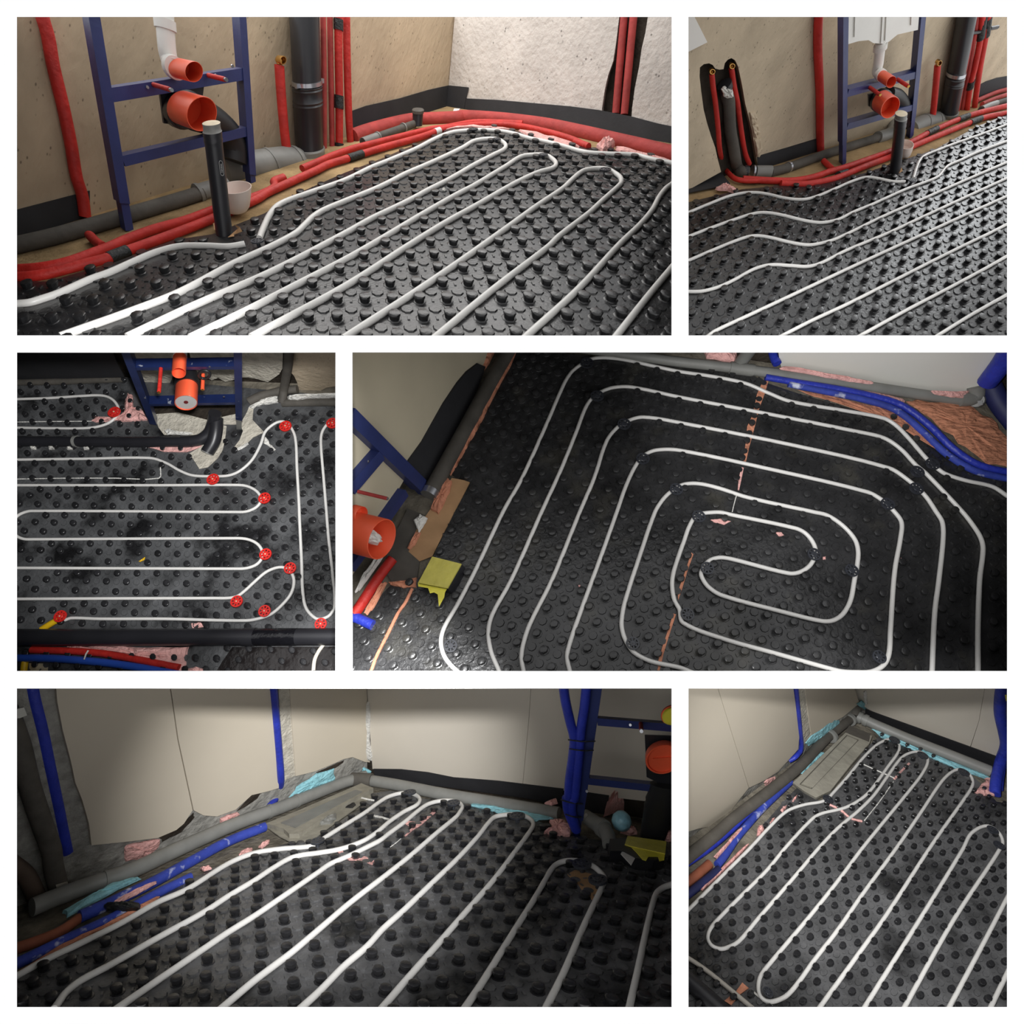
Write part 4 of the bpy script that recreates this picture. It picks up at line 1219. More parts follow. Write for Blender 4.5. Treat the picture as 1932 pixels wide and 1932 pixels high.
    M('neck', tube(catmull(pn + [pe], 5), rpx(pn[1], 8.6), 16), wht_p, cs, True)
    M('collar', tube([FP.at(*c5((1163, 168))[0], -0.5), FP.at(*c5((1159, 196))[0], -0.5)], rpx(pn[1], 11.5), 18), wht_p, cs, True)
    M('ring', rl(pe, FP.m, FP.a1, R.U, [(-0.3, ru(pe, FP.a1, R.U, 10.5)), (0.1, ru(pe, FP.a1, R.U, 10.5))], 20), wht_p, cs, True)
    for base, mouth, rp, lab in (((1172, 356), (1226, 396), 9.6, 'small orange plug below the cistern neck'), ((1168, 508), (1223, 546), 18.2, 'large orange plug in front of the lower frame bay')):
        p0 = FP.at(*c5(base)[0], 0.15)
        t = near_t(p0, FP.m, *c5(mouth)[0])
        q = p0 + FP.m * t
        piece(lab, 'pipe_plug', 'plug', rsocket(p0, FP.m, FP.a1, R.U, t, ru(q, FP.a1, R.U, rp), 0.06, 0.8), orange, True)
    for a, b, lab in (((1096, 425), (1160, 474), 'red sleeved mounting rod nearer the lone wall tube, under the cistern'), ((1264, 376), (1328, 426), 'red sleeved mounting rod right of the small orange plug')):
        p0 = FP.at(*c5(a)[0], 0.0)
        t = max(0.3, near_t(p0, FP.m, *c5(b)[0]))
        ro = thing('mounting_rod', lab, 'rod', p0)
        M('sleeve', tube([p0, p0 + FP.m * t * 0.92], rpx(p0, 2.9), 10), red_i, ro, True)
        M('thread', tube([p0 + FP.m * t * 0.9, p0 + FP.m * t], rpx(p0, 2.2), 8), brass, ro, True)
    dr = thing('drain_bend', 'black drain bend with bracket behind the large orange plug under the cistern', 'drain', FP.at(*c5((1180, 520))[0], -0.6))
    M('plate', slab(FP.poly(c5((1090, 468), (1230, 430), (1222, 520), (1150, 552), (1092, 540)), -0.5), -FP.m * 0.2), blk_p, dr)
    p0 = FP.at(*c5((1160, 500))[0], -0.4)
    rc = ru(p0, FP.a1, R.U, 19.5)
    M('collar', rl(p0, FP.m, FP.a1, R.U, [(0, rc), (0.5, rc), (0.55, rc * 0.9)], 24), blk_p, dr, True)
    pb = [FP.at(*q, o) for q, o in zip(c5((1200, 470), (1260, 490), (1305, 560), (1320, 640)), (-0.5, -0.8, -0.9, -0.9))]
    M('bend', tube(catmull(pb, 5), rpx(pb[1], 13), 18), blk_rib, dr, True)
    # grey soil pipe
    g = thing('soil_pipe', 'fat grey soil pipe joining the stack behind the frame foot', 'pipe', R.fl(1740, 250, -0.36))
    pg = [W.at(*q, 1.0) for q in c5((1335, 690), (1400, 655), (1470, 640), (1530, 640), (1570, 615))]
    M('pipe', tube(catmull(pg, 5), rpx(pg[1], 16.5), 20), gry_p, g, True)
    for q in c5((1412, 652), (1480, 640)):
        c = W.at(*q, 1.0)
        M('joint', tube([c - W.a1 * 0.1, c + W.a1 * 0.1], rpx(c, 17.5), 20), gry_p, g, True)
    # stack
    b = W.at(*c5((1563, 640))[0], 1.1)
    tt = lambda v: tv(b, R.U, 32 + v / 3.199)
    rs = ru(b, R.A, R.B, 16.3)
    LR = lambda prof: rl(b, R.U, R.A, R.B, prof, 26)
    st = thing('soil_stack', 'black vertical soil stack with a silver clamp, beside the brass riser', 'pipe', b)
    M('pipe', LR([(tt(580), rs), (tt(-45), rs)]), blk_p, st, True)
    M('sleeve', LR([(tt(590), rs * 1.02), (tt(412), rs * 1.05), (tt(408), rs * 1.09), (tt(402), rs * 1.05), (tt(396), rs * 1.09), (tt(390), rs * 1.05), (tt(372), rs * 1.05), (tt(366), rs * 1.09), (tt(360), rs * 1.03)]), blk_p, st, True)
    M('socket', LR([(tt(650), rs * 0.95), (tt(600), rs * 1.05), (tt(590), rs * 1.13), (tt(570), rs * 1.13)]), gry_p, st, True)
    M('clamp', LR([(tt(350), rs * 1.02), (tt(350), rs * 1.08), (tt(330), rs * 1.08), (tt(330), rs * 1.02)]), steel, st, True)
    # riser
    ri = thing('riser', 'short red riser with brass elbow between the cistern frame and the stack', 'tube', W.at(*c5((1470, 660))[0], 1.4))
    pr = [W.at(*q, 1.2) for q in c5((1507, 290), (1495, 420), (1483, 550), (1470, 660))]
    M('sleeve', tube(catmull(pr, 4), rpx(pr[1], 5.2), 12), red_i, ri, True)
    bc = W.at(*c5((1508, 272))[0], 1.2)
    M('brass_elbow', tube([pr[0], bc], rpx(bc, 3.5), 10), brass, ri, True)
    M('brass_mouth', rsocket(bc - W.m * 0.1, W.m, W.a1, R.U, 0.5, ru(bc, W.a1, R.U, 4.6), 0.2, 0.7, 14), brass, ri, True)
    # bunch of risers
    for k, (lab, pts, rr, m) in enumerate((
            ('dull red tube tight behind the stack by the brass riser', [(480, -30), (440, 300), (380, 600), (320, 940)], 3.6, red_d),
            ('dull red tube second from the silver-clamped stack', [(518, -30), (480, 250), (420, 600), (360, 930)], 3.8, red_d),
            ('bright red tube with black wraps behind the silver-clamped stack', [(565, -30), (545, 200), (490, 480), (455, 620), (410, 920)], 5.0, red_i),
            ('outermost red tube of the leaning bunch beside the stack', [(622, -30), (590, 200), (545, 450), (505, 720), (480, 915)], 5.0, red_i))):
        off = 0.9 if k < 2 else 1.25
        q = [W.at(*x, off) for x in e4(*pts)]
        root = thing('insulated_tube', lab, 'tube', q[-1])
        r = rpx(q[1], rr)
        M('sleeve', tube(catmull(q, 4), r, 12), m, root, True)
        if k == 2:
            for a, b_ in (((572, 20), (545, 205)), ((460, 600), (445, 670)), ((418, 895), (405, 960))):
                band(root, W.at(*e4(a)[0], off), W.at(*e4(b_)[0], off), r * 1.25, tape_k, 'wrap')
        if k == 3:
            band(root, W.at(*e4((620, 10))[0], off), W.at(*e4((598, 180))[0], off), r * 1.2, tape_k, 'wrap')
    br = [W.at(*q, 1.3) for q in e4((435, 155), (520, 145), (545, 138))]
    piece('black pipe bracket spanning the leaning tubes', 'bracket', 'bracket', tube(br, rpx(br[0], 2.8), 10), blk_p, True)
    kn = [W.at(*q, 1.3) for q in e4((635, 108), (705, 95))]
    piece('small black capped stub sticking out past the tubes', 'stub', 'stub', tube(kn, rpx(kn[0], 3.2), 12), blk_p, True)
    # floor tubes
    up_ = c6((330, 12), (500, 22), (640, 22)) + c5((760, 966), (850, 935), (935, 912), (1080, 862), (1220, 812), (1360, 748), (1440, 705), (1520, 668), (1600, 632), (1720, 588), (1932, 535), (1975, 522))
    floor_tube_in(R, 'red floor tube on the wall side with a black wrap under the riser', up_, 5.4, red_i, 0.12, 6, [(c5((1440, 705))[0], c5((1500, 676))[0], tape_k, 'wrap'), (c5((1630, 620))[0], c5((1690, 598))[0], tape_k, 'wrap')])
    lo_ = c6((560, 40), (700, 45), (800, 30), (890, 8)) + c5((1000, 930), (1100, 890), (1220, 845), (1370, 775), (1550, 700), (1720, 632), (1800, 605), (1932, 580), (1975, 570))
    floor_tube_in(R, 'red floor tube on the mat side below the blue frame', lo_, 5.4, red_i, 0.1, 6, [(c5((905, 955))[0], c5((955, 940))[0], tape_k, 'wrap'), (c5((1700, 640))[0], c5((1765, 615))[0], tape_k, 'wrap')])
    floor_tube_in(R, 'dusty red floor tube behind the grey drain at the picture edge', e4((510, 785), (600, 745), (700, 705), (830, 670)), 3.8, red_d, 0.2, 1)
    floor_tube_in(R, 'second dusty red floor tube just above the grey drain', e4((560, 815), (680, 765), (830, 715)), 3.6, red_d, 0.1, 1)
    sleeve('short red stub between the waste pipe and the floor tubes', [R.fl(*q, 0.1) for q in c5((818, 868), (870, 918))], rpx(R.fl(1555, 305), 4.6), red_i, 'tube_stub')
    g = thing('floor_drain_pipe', 'thin grey drain disappearing right below the black edge band', 'pipe', R.fl(1860, 200, -0.36))
    pz = [R.fl(*q, 0.2) for q in e4((550, 868), (620, 835), (690, 812), (830, 770))]
    M('pipe', tube(pz, rpx(pz[1], 5.0), 14), gry_d, g, True)
    M('socket', tube(pz[:3], rpx(pz[1], 5.6), 14), gry_p, g, True)
    # upright drain
    b0 = R.fl(*c5((1250, 930))[0], 0.0)
    tq = lambda v: tv(b0, R.U, 32 + v / 3.199)
    r0 = ru(b0, R.A, R.B, 10.6)
    g = thing('upright_drain', 'upright black drain with grey plug standing where two white pipes part', 'pipe', b0)
    M('pipe', rl(b0, R.U, R.A, R.B, [(-0.3, r0), (tq(665), r0), (tq(655), r0 * 1.06), (tq(640), r0 * 1.02), (tq(628), r0 * 1.07), (tq(612), r0 * 1.05)], 24), blk_p, g, True)
    M('plug', rl(b0 + R.U * tq(612), R.U, R.A, R.B, [(0, r0 * 1.08), (0.1, r0 * 0.98), (tq(582) - tq(612), r0 * 1.02)], 24), gry_p, g, True)
    M('plug_top', rl(b0 + R.U * tq(582), R.U, R.A, R.B, [(0, r0 * 0.98), (0.03, r0 * 0.9)], 24), cream_p, g, True)
    piece('torn cardboard curl round the foot of the upright drain with wavy pipes', 'cardboard_scrap', 'scrap', slab([R.fl(u, v, 0.1 + z) for u, v, z in ((1686, 327, 0), (1696, 327, 0), (1703, 323, 0.2), (1701, 316, 0.5), (1696, 314, 0.5), (1699, 320, 0.2), (1692, 324, 0))], R.U * 0.04), card)
    cp = R.fl(1706, 293, 0.1)
    rr = ru(cp, R.A, R.B, 15.5)
    hg = tv(cp, R.U, 272)
    piece('milky white plastic cup beside the upright drain on the wavy-pipe mat', 'plastic_cup', 'cup', rl(cp, R.U, R.A, R.B, [(0, rr * 0.6), (hg * 0.15, rr * 0.78), (hg * 0.6, rr * 0.93), (hg, rr), (hg, rr * 0.95), (hg * 0.5, rr * 0.86), (hg * 0.1, rr * 0.5)], 28), MATS['milky_cup_plastic'], True)
    clip(R, 1721, 341, 8, 'lacy black pipe clip between the two parting white pipes', blkclip, blkclip, 0.4)
    piece('small pink foam clump below the chase tubes', 'foam_lump', 'foam', dome([R.fl(*q, 0.05) for q in e2((480, 1525), (570, 1480), (660, 1450), (760, 1500), (880, 1560), (820, 1600), (700, 1550), (560, 1550))], R.N * 0.3 * R.u), pinkfoam)
room2()


# ------------------------------------------------------------------ room 3: mat with red clips, seen from above
g1, g2, g3, g4 = fr(200, 664, 3.64), fr(420, 664, 5.103), fr(32, 1170, 3.616), fr(334, 1170, 3.64)

def patch(R, name, label, cat, poly, mat, h=0.08, z=0.02):
    return piece(label, name, cat, slab([R.fl(u, v, z) for u, v in poly], R.U * h), mat)

def mound(R, label, poly, mat, h=0.3, z=0.0, name='foam_lump', cat='foam'):
    return piece(label, name, cat, dome([R.fl(u, v, z) for u, v in poly], R.U * h), mat)

def seam(R, label, pts, rp, mat, z=0.1, name='seam_line', cat='seam'):
    q = [R.fl(u, v, z) for u, v in pts]
    return piece(label, name, cat, tube(catmull(q, 3), rpx(q[0], rp), 6), mat)

def room3():
    R, W = R3, W3
    wall_poly('wall_back_3', W, [(18, 650), (647, 650), (647, 760), (400, 745), (18, 725)], darkgap, 0.3, -0.9)
    # broken faces of the wall
    wall_poly('wall_face_1', W, g1((150, -45), (470, -45), (470, 110), (452, 190), (425, 235), (400, 312), (290, 316), (230, 150)), pale_c, 0.8)
    wall_poly('wall_face_2', W, g1((560, -45), (890, -45), (885, 190), (820, 206), (770, 178), (725, 195), (600, 120)), pale_c, 0.8)
    wall_poly('wall_face_3', W, g2((170, -70), (585, -70), (575, 160), (545, 215), (435, 292), (340, 262), (250, 246), (180, 245)), pale_c, 0.8)
    wall_poly('wall_face_4', W, g2((690, -70), (1170, -70), (1170, 320), (1000, 345), (900, 395), (740, 390), (720, 300), (690, 235), (665, 205)), conc2, 0.8)
    piece('tall black sheet standing against the wall left of the frame', 'wall_sheet', 'sheet', slab(W.poly(c7((-45, -45), (560, -45), (600, 60), (648, 152), (330, 160), (-45, 168)), 0.3), -W.m * 0.2), foamband)
    piece('grey plastic edging strip at the foot of the black sheet', 'edging_strip', 'edge strip', tube([R.fl(*q, 0.2) for q in c7((-45, 186), (300, 178), (640, 164))], rpx(R.fl(*c7((300, 178))[0]), 6), 12), gry_d, True)
    # frame
    FP = R.wall((293, 808), (450, 815), -0.36)
    f = thing('toilet_frame', 'dark blue toilet frame over broken floor, seen from above', 'frame', FP.at(293, 808))
    M('upright', bar_px(FP, g1((112, -50))[0], g1((325, 500))[0], 6.5, 1.0), blue_s3, f)
    M('upright', bar_px(FP, g1((904, -50))[0], g1((913, 470))[0], 6.3, 1.0), blue_s3, f)
    M('foot', bar_px(FP, g1((316, 478))[0], g1((345, 545))[0], 4.5, 0.8, -0.1), gry_d, f)
    M('foot', bar_px(FP, g1((912, 440))[0], g1((914, 545))[0], 4.6, 0.8, -0.1), gry_p, f)
    M('crossbar', bar_px(FP, g1((165, 118))[0], g1((900, 110))[0], 5.2, 1.0, -0.05), blue_s3, f)
    M('crossbar', bar_px(FP, g1((262, 366))[0], g1((905, 354))[0], 4.3, 1.0, -0.05), blue_s3, f)
    for q in g1((268, 315), (810, 306), (712, 100)):
        c = FP.at(*q, 0.05)
        M('bolt', lathe(c, FP.m, [(0, rpx(c, 1.8)), (0.05 * R.u, rpx(c, 1.6))], 8), steel, f)
    p0 = FP.at(*g1((507, 35))[0], 0.1)
    t = near_t(p0, FP.m, *g1((511, 148))[0])
    fp_ = thing('pipe_plug', 'small orange pipe plug tilted down over the upper crossbar', 'plug', p0)
    M('body', rsocket(p0, FP.m, FP.a1, R.U, t, ru(p0 + FP.m * t, FP.a1, R.U, 13.6), 0.06, 0.7), orange, fp_, True)
    M('ring', rl(p0, FP.m, FP.a1, R.U, [(-0.5, ru(p0, FP.a1, R.U, 13.6)), (0.05, ru(p0, FP.a1, R.U, 13.8))], 24), wht_p, fp_, True)
    p0 = FP.at(*g1((556, 222))[0], 0.1)
    t = near_t(p0, FP.m, *g1((554, 352))[0])
    q = p0 + FP.m * t
    r_ = ru(q, FP.a1, R.U, 22)
    bp_ = thing('pipe_plug', 'large orange pipe plug closed by a white disc', 'plug', p0)
    M('body', rsocket(p0, FP.m, FP.a1, R.U, t, r_, 0.05, 0.15), orange, bp_, True)
    M('disc', rl(p0 + FP.m * (t * 0.93), FP.m, FP.a1, R.U, [(0, r_ * 0.93), (0.05, r_ * 0.93)], 28), pm('pale_grey_plastic', srgb(206, 204, 200), rough=0.4), bp_, True)
    M('hole', rl(p0 + FP.m * (t * 0.93 + 0.04), FP.m, FP.a1, R.U, [(0, r_ * 0.2), (0.03, r_ * 0.2)], 16), pm('dark_red_hole', srgb(110, 20, 26), rough=0.6), bp_, True)
    dn = thing('drain_neck', 'black ribbed drain neck behind the white-disc plug', 'drain', p0)
    M('neck', rl(p0, FP.m, FP.a1, R.U, [(-1.2, r_ * 0.9), (-0.1, r_ * 1.12), (0.35, r_ * 1.12)], 24), blk_rib, dn, True)
    for a, b, lab, m in (((377, 112), (374, 275), 'red sleeved rod standing left of the orange plugs', red_i), ((667, 152), (670, 258), 'orange sleeved rod through a black rubber ring', orange)):
        p0 = FP.at(*g1(a)[0], 0.0)
        t = max(0.3, near_t(p0, FP.m, *g1(b)[0]))
        ro = thing('mounting_rod', lab, 'rod', p0)
        M('sleeve', tube([p0, p0 + FP.m * t], rpx(p0, 3.2), 10), m, ro, True)
        M('thread', tube([p0 + FP.m * t, p0 + FP.m * t * 1.06], rpx(p0, 2.2), 8), brass, ro, True)
    c = FP.at(*g1((676, 155))[0], 0.9)
    rr = ru(c, FP.a1, R.U, 10.5)
    vs = [c + (FP.a1 * math.cos(a) + R.U * math.sin(a)) * rr for a in [2 * math.pi * k / 20 for k in range(21)]]
    piece('black rubber ring hung on the orange rod', 'rubber_ring', 'ring', tube(vs, rpx(c, 2.6), 10), blk_rib, True)
    # dark vertical waste pipe by the frame and drains on the floor
    g = thing('drain_pipe', 'long black drain pipe across the mat ending in an elbow', 'pipe', R.fl(100, 833, 0))
    pp = [R.fl(*q, 0.35) for q in c7((-60, 538), (300, 541), (700, 545), (1010, 542))]
    rd = rpx(pp[1], 10)
    M('pipe', tube(pp, rd, 18), blk_p, g, True)
    M('joint', tube([R.fl(*q, 0.35) for q in c7((1000, 542), (1060, 540))], rd * 1.12, 18), blk_p, g, True)
    el = [R.fl(*q, z) for q, z in zip(c7((1050, 540), (1110, 528), (1160, 490), (1185, 430), (1195, 370)), (0.35, 0.35, 0.5, 1.0, 1.8))]
    M('elbow', tube(catmull(el, 5), rd * 1.1, 18), blk_p, g, True)
    M('clamp', tube([R.fl(*q, 0.35) for q in c7((352, 541), (368, 541))], rd * 1.12, 18), gry_p, g, True)
    g = thing('drain_branch', 'short black drain branch with an open grey mouth on pale concrete', 'pipe', R.fl(*c7((1160, 620))[0]))
    br = [R.fl(*q, z) for q, z in zip(c7((1205, 400), (1200, 480), (1185, 545), (1150, 605)), (1.2, 0.9, 0.6, 0.35))]
    M('pipe', tube(catmull(br, 5), rd * 1.15, 18), blk_p, g, True)
    dd = (br[3] - br[2]).normalized()
    M('mouth', lathe(br[3], dd, [(0, rd * 1.15), (rd * 0.15, rd * 1.15), (rd * 0.15, rd * 0.95)], 18), gry_p, g, True)
    M('seal_line', tube([R.fl(*q, 0.9) for q in c7((1160, 512), (1195, 515))], rpx(br[1], 0.9), 6), plast_w, g)
    # wall pipes at the right
    v_ = [W.at(*q, 0.6) for q in g2((642, -70), (632, 100), (615, 220))] + [R.fl(*q, z) for q, z in zip(g2((590, 360), (572, 490)), (0.9, 0.3))]
    sleeve('dark upright wall pipe at the right of the frame', v_, rpx(v_[1], 8.5), gry_d, 'waste_pipe', 'pipe')
    h_ = [R.fl(*q, 0.25) for q in g2((575, 492), (800, 486), (1180, 484))]
    sleeve('dark grey pipe lying along the foot of the right wall', h_, rpx(h_[1], 7.6), gry_d, 'waste_pipe', 'pipe')
    sleeve('dark curved pipe half buried behind the frame foot', [R.fl(*q, 0.4) for q in g2((250, 480), (350, 430), (480, 395), (600, 370), (720, 360))], rpx(h_[0], 8), gry_d, 'waste_pipe', 'pipe')
    mound(R, 'white plaster smear along the wall pipe', g2((610, 432), (800, 425), (1180, 405), (1180, 440), (900, 450), (720, 470), (620, 462)), plast_w, 0.5, 0.45, 'plaster_smear', 'plaster')
    mound(R, 'white plaster ridge beside the right frame foot', g2((238, 545), (300, 500), (390, 440), (530, 428), (540, 490), (420, 510), (330, 525), (290, 560)), plast_w, 0.35, 0.05, 'plaster_smear', 'plaster')
    # exposed concrete
    patch(R, 'concrete_patch', 'pale concrete patch beside the right frame foot', 'concrete', g1((965, 420), (985, 375), (1012, 392), (1005, 470), (1085, 555), (1010, 590), (960, 640), (895, 672), (880, 655), (915, 610), (940, 545), (920, 500)), pale_c, 0.1)
    patch(R, 'concrete_patch', 'pale concrete patch round the open drain mouth', 'concrete', g1((775, 500), (828, 512), (818, 600), (800, 680), (765, 735), (700, 795), (640, 805), (612, 760), (572, 700), (650, 655), (710, 590)), pale_c, 0.1)
    patch(R, 'concrete_patch', 'pale broken slab under the toilet frame', 'concrete', g1((330, 430), (500, 418), (700, 470), (900, 425), (905, 500), (780, 500), (700, 580), (600, 572), (400, 572), (360, 520)), pale_c, 0.06)
    patch(R, 'concrete_patch', 'dark painted shade strip under the lower crossbar', 'concrete', g1((300, 380), (900, 372), (900, 432), (700, 470), (500, 430), (330, 432)), darkgap, 0.05)  # shade across the pale slab, put in as a dark strip
    patch(R, 'plaster_strip', 'pinkish plaster strip along the drain pipe near its elbow', 'plaster', g1((268, 652), (400, 648), (560, 640), (660, 628), (715, 588), (705, 610), (640, 660), (560, 690), (400, 688), (335, 668)), pinkfoam, 0.1)
    mound(R, 'white plaster dab by the drain start under the frame', g1((395, 545), (420, 530), (450, 545), (520, 556), (600, 560), (560, 572), (420, 572)), plast_w, 0.25, 0.1, 'plaster_smear', 'plaster')
    mound(R, 'white plaster smear crossing the snaking pipe', g2((390, 880), (410, 820), (440, 850), (430, 880), (480, 910), (512, 945), (490, 955), (430, 900)), plast_w, 0.12, 0.05, 'plaster_smear', 'plaster')
    mound(R, 'small white plaster tail on the mat below the frame foot', g2((115, 935), (170, 915), (240, 870), (255, 890), (200, 930), (150, 950)), plast_w, 0.12, 0.05, 'plaster_smear', 'plaster')
    mound(R, 'pink foam patch at the left frame foot', g1((85, 475), (70, 455), (115, 430), (135, 330), (150, 285), (185, 300), (192, 400), (238, 385), (292, 468), (200, 478)), pinkfoam, 0.3, 0.0)
    mound(R, 'pink foam streak under the upper hairpin clip', c7((445, 415), (480, 392), (540, 395), (640, 385), (640, 412), (560, 420), (470, 428)), pinkfoam, 0.15, 0.0)
    # white dabs and seams
    for k, x in enumerate((100, 210, 320, 420)):
        mound(R, ('white plaster dab under the drain, first from the left edge', 'white plaster dab under the drain, second from the left edge', 'white plaster dab under the drain, third from the left edge', 'white plaster dab under the drain, just past the clamp')[k],
              c7((x - 20, 575), (x + 20, 575), (x + 16, 592), (x - 14, 594)), plast_w, 0.3, 0.0, 'plaster_dab', 'plaster')
    seam(R, 'white seam line across the mat ending in a short upturn', c7((-45, 768), (300, 762), (600, 762), (858, 762), (866, 700), (868, 668)), 1.0, plast_w)
    seam(R, 'faint white seam line inside the upper hairpin', c7((-45, 424), (200, 420), (450, 418)), 0.9, plast_w)
    # clips
    spots = [(c7((590, 365))[0], 'red pipe clip on the hairpin above the black drain'), (c7((1185, 770))[0], 'red pipe clip at the bottom of the first sag'), (c7((1622, 450))[0], 'red pipe clip on the hump right of the frame'),
             (c7((1905, 432))[0], 'red pipe clip cut by the picture edge'), (c7((1496, 884))[0], 'red pipe clip at the upper flat loop'), (c8((1502, 256))[0], 'red pipe clip at the lower flat loop'),
             (c8((1650, 340))[0], 'red pipe clip on top of the drop-shaped loop'), (c8((1328, 540))[0], 'red pipe clip where the drop-shaped loop starts'), (c8((1496, 598))[0], 'red pipe clip under the drop-shaped loop'),
             (c8((264, 630))[0], 'red pipe clip by the yellow tube'), (c8((1835, 676))[0], 'red pipe clip touching the thick black pipe')]
    for (u, v), lab in spots:
        clip(R, u, v, 11.3, lab, redclip, cream_p, 0.5, 'red pipe clips on the dusty mat')
    # bottom pipes
    g = thing('thick_pipe', 'thick black pipe along the bottom with a taped joint', 'pipe', R.fl(100, 1205, 0))
    pp = [R.fl(*q, 0.5) for q in c8((-60, 757), (700, 756), (1980, 752))]
    rb = rpx(pp[1], 15.8)
    M('pipe', tube(pp, rb, 20), blk_p, g, True)
    M('joint', tube([R.fl(*q, 0.5) for q in c8((1370, 754), (1440, 754))], rb * 1.08, 20), blk_p, g, True)
    M('tape', tube([R.fl(*q, 0.5) for q in c8((1440, 754), (1690, 753))], rb * 1.03, 20), pm('shiny_black_tape', srgb(22, 22, 26), rough=0.15, bump=0.5, bscale=18), g, True)
    yl = pm('yellow_tube_plastic', srgb(232, 186, 30), rough=0.4)
    sleeve('yellow tube end between a red clip and the thick pipe', [R.fl(*q, 0.25) for q in c8((272, 640), (215, 668), (150, 708))], rpx(R.fl(*c8((215, 668))[0]), 5.6), yl, 'yellow_tube')
    sleeve('yellow tube in the bottom corner under the blue tube', [R.fl(*q, 0.2) for q in c8((52, 880), (44, 930), (36, 990))], rpx(R.fl(*c8((44, 930))[0]), 5.6), yl, 'yellow_tube')
    rt = floor_tube_in(R, 'red tube below the thick black pipe, cut square at its end', c8((90, 832), (300, 838), (500, 852), (700, 885), (980, 940)), 6.6, red_i, 0.25, 1)
    bt = floor_tube_in(R, 'bright blue tube below the red one', c8((-60, 882), (200, 884), (400, 897), (600, 918), (850, 958), (1000, 985)), 7.2, pm('bright_blue_tube', srgb(46, 86, 186), rough=0.4, var=0.1), 0.3, 1)
    tie = [R.fl(*q, 0.62) for q in c8((430, 835), (415, 860), (405, 890))]
    piece('white cable tie joining the red and blue tubes', 'cable_tie', 'tie', tube(tie, rpx(tie[0], 1.4), 6), plast_w)
    mound(R, 'broad pink foam patch below the thick black pipe', c8((275, 812), (300, 800), (420, 812), (560, 806), (800, 815), (1025, 815), (1035, 880), (1028, 975), (985, 960), (900, 905), (780, 880), (640, 855), (450, 832)), pinkfoam, 0.35, -0.05)
    mound(R, 'thin pink foam scrap at the lower edge beside the studs', c8((1030, 945), (1080, 932), (1140, 950), (1130, 985), (1040, 985)), pinkfoam, 0.2, 0.0)
    patch(R, 'floor_patch', 'cream floor patch under the yellow tube', 'concrete', c8((75, 912), (190, 915), (185, 985), (75, 985)), cream_p, 0.05, 0.01)
    patch(R, 'film_sheet', 'crumpled black film sheet in the lower right corner', 'film', c8((1300, 815), (1975, 812), (1975, 1000), (1180, 1000), (1240, 900)), pm('crumpled_black_film', (0.012, 0.01, 0.01), rough=0.25, bump=0.8, bscale=10), 0.06, 0.06)
    sleeve('thin grey pipe curving out under the thick pipe', [R.fl(*q, 0.2) for q in c8((1850, 800), (1815, 850), (1795, 900), (1788, 985))], rpx(R.fl(*c8((1815, 850))[0]), 3.6), pm('grey_white_pipe', srgb(186, 180, 170), rough=0.5), 'heating_pipe', 'pipe')
    mound(R, 'small pink foam chip by the lowest white pipe', c8((1050, 672), (1110, 665), (1130, 695), (1060, 702)), pinkfoam, 0.1)
    mound(R, 'yellow straw scrap on the middle of the mat', c8((730, 300), (775, 270), (770, 290), (740, 305)), yl, 0.08, 0.02, 'straw_scrap', 'scrap')
room3()


# ------------------------------------------------------------------ room 4: dark spiral
h1, h2, h3, h4 = fr(664, 860, 2.675), fr(664, 664, 3.212), fr(1280, 664, 3.212), fr(1600, 664, 3.616)

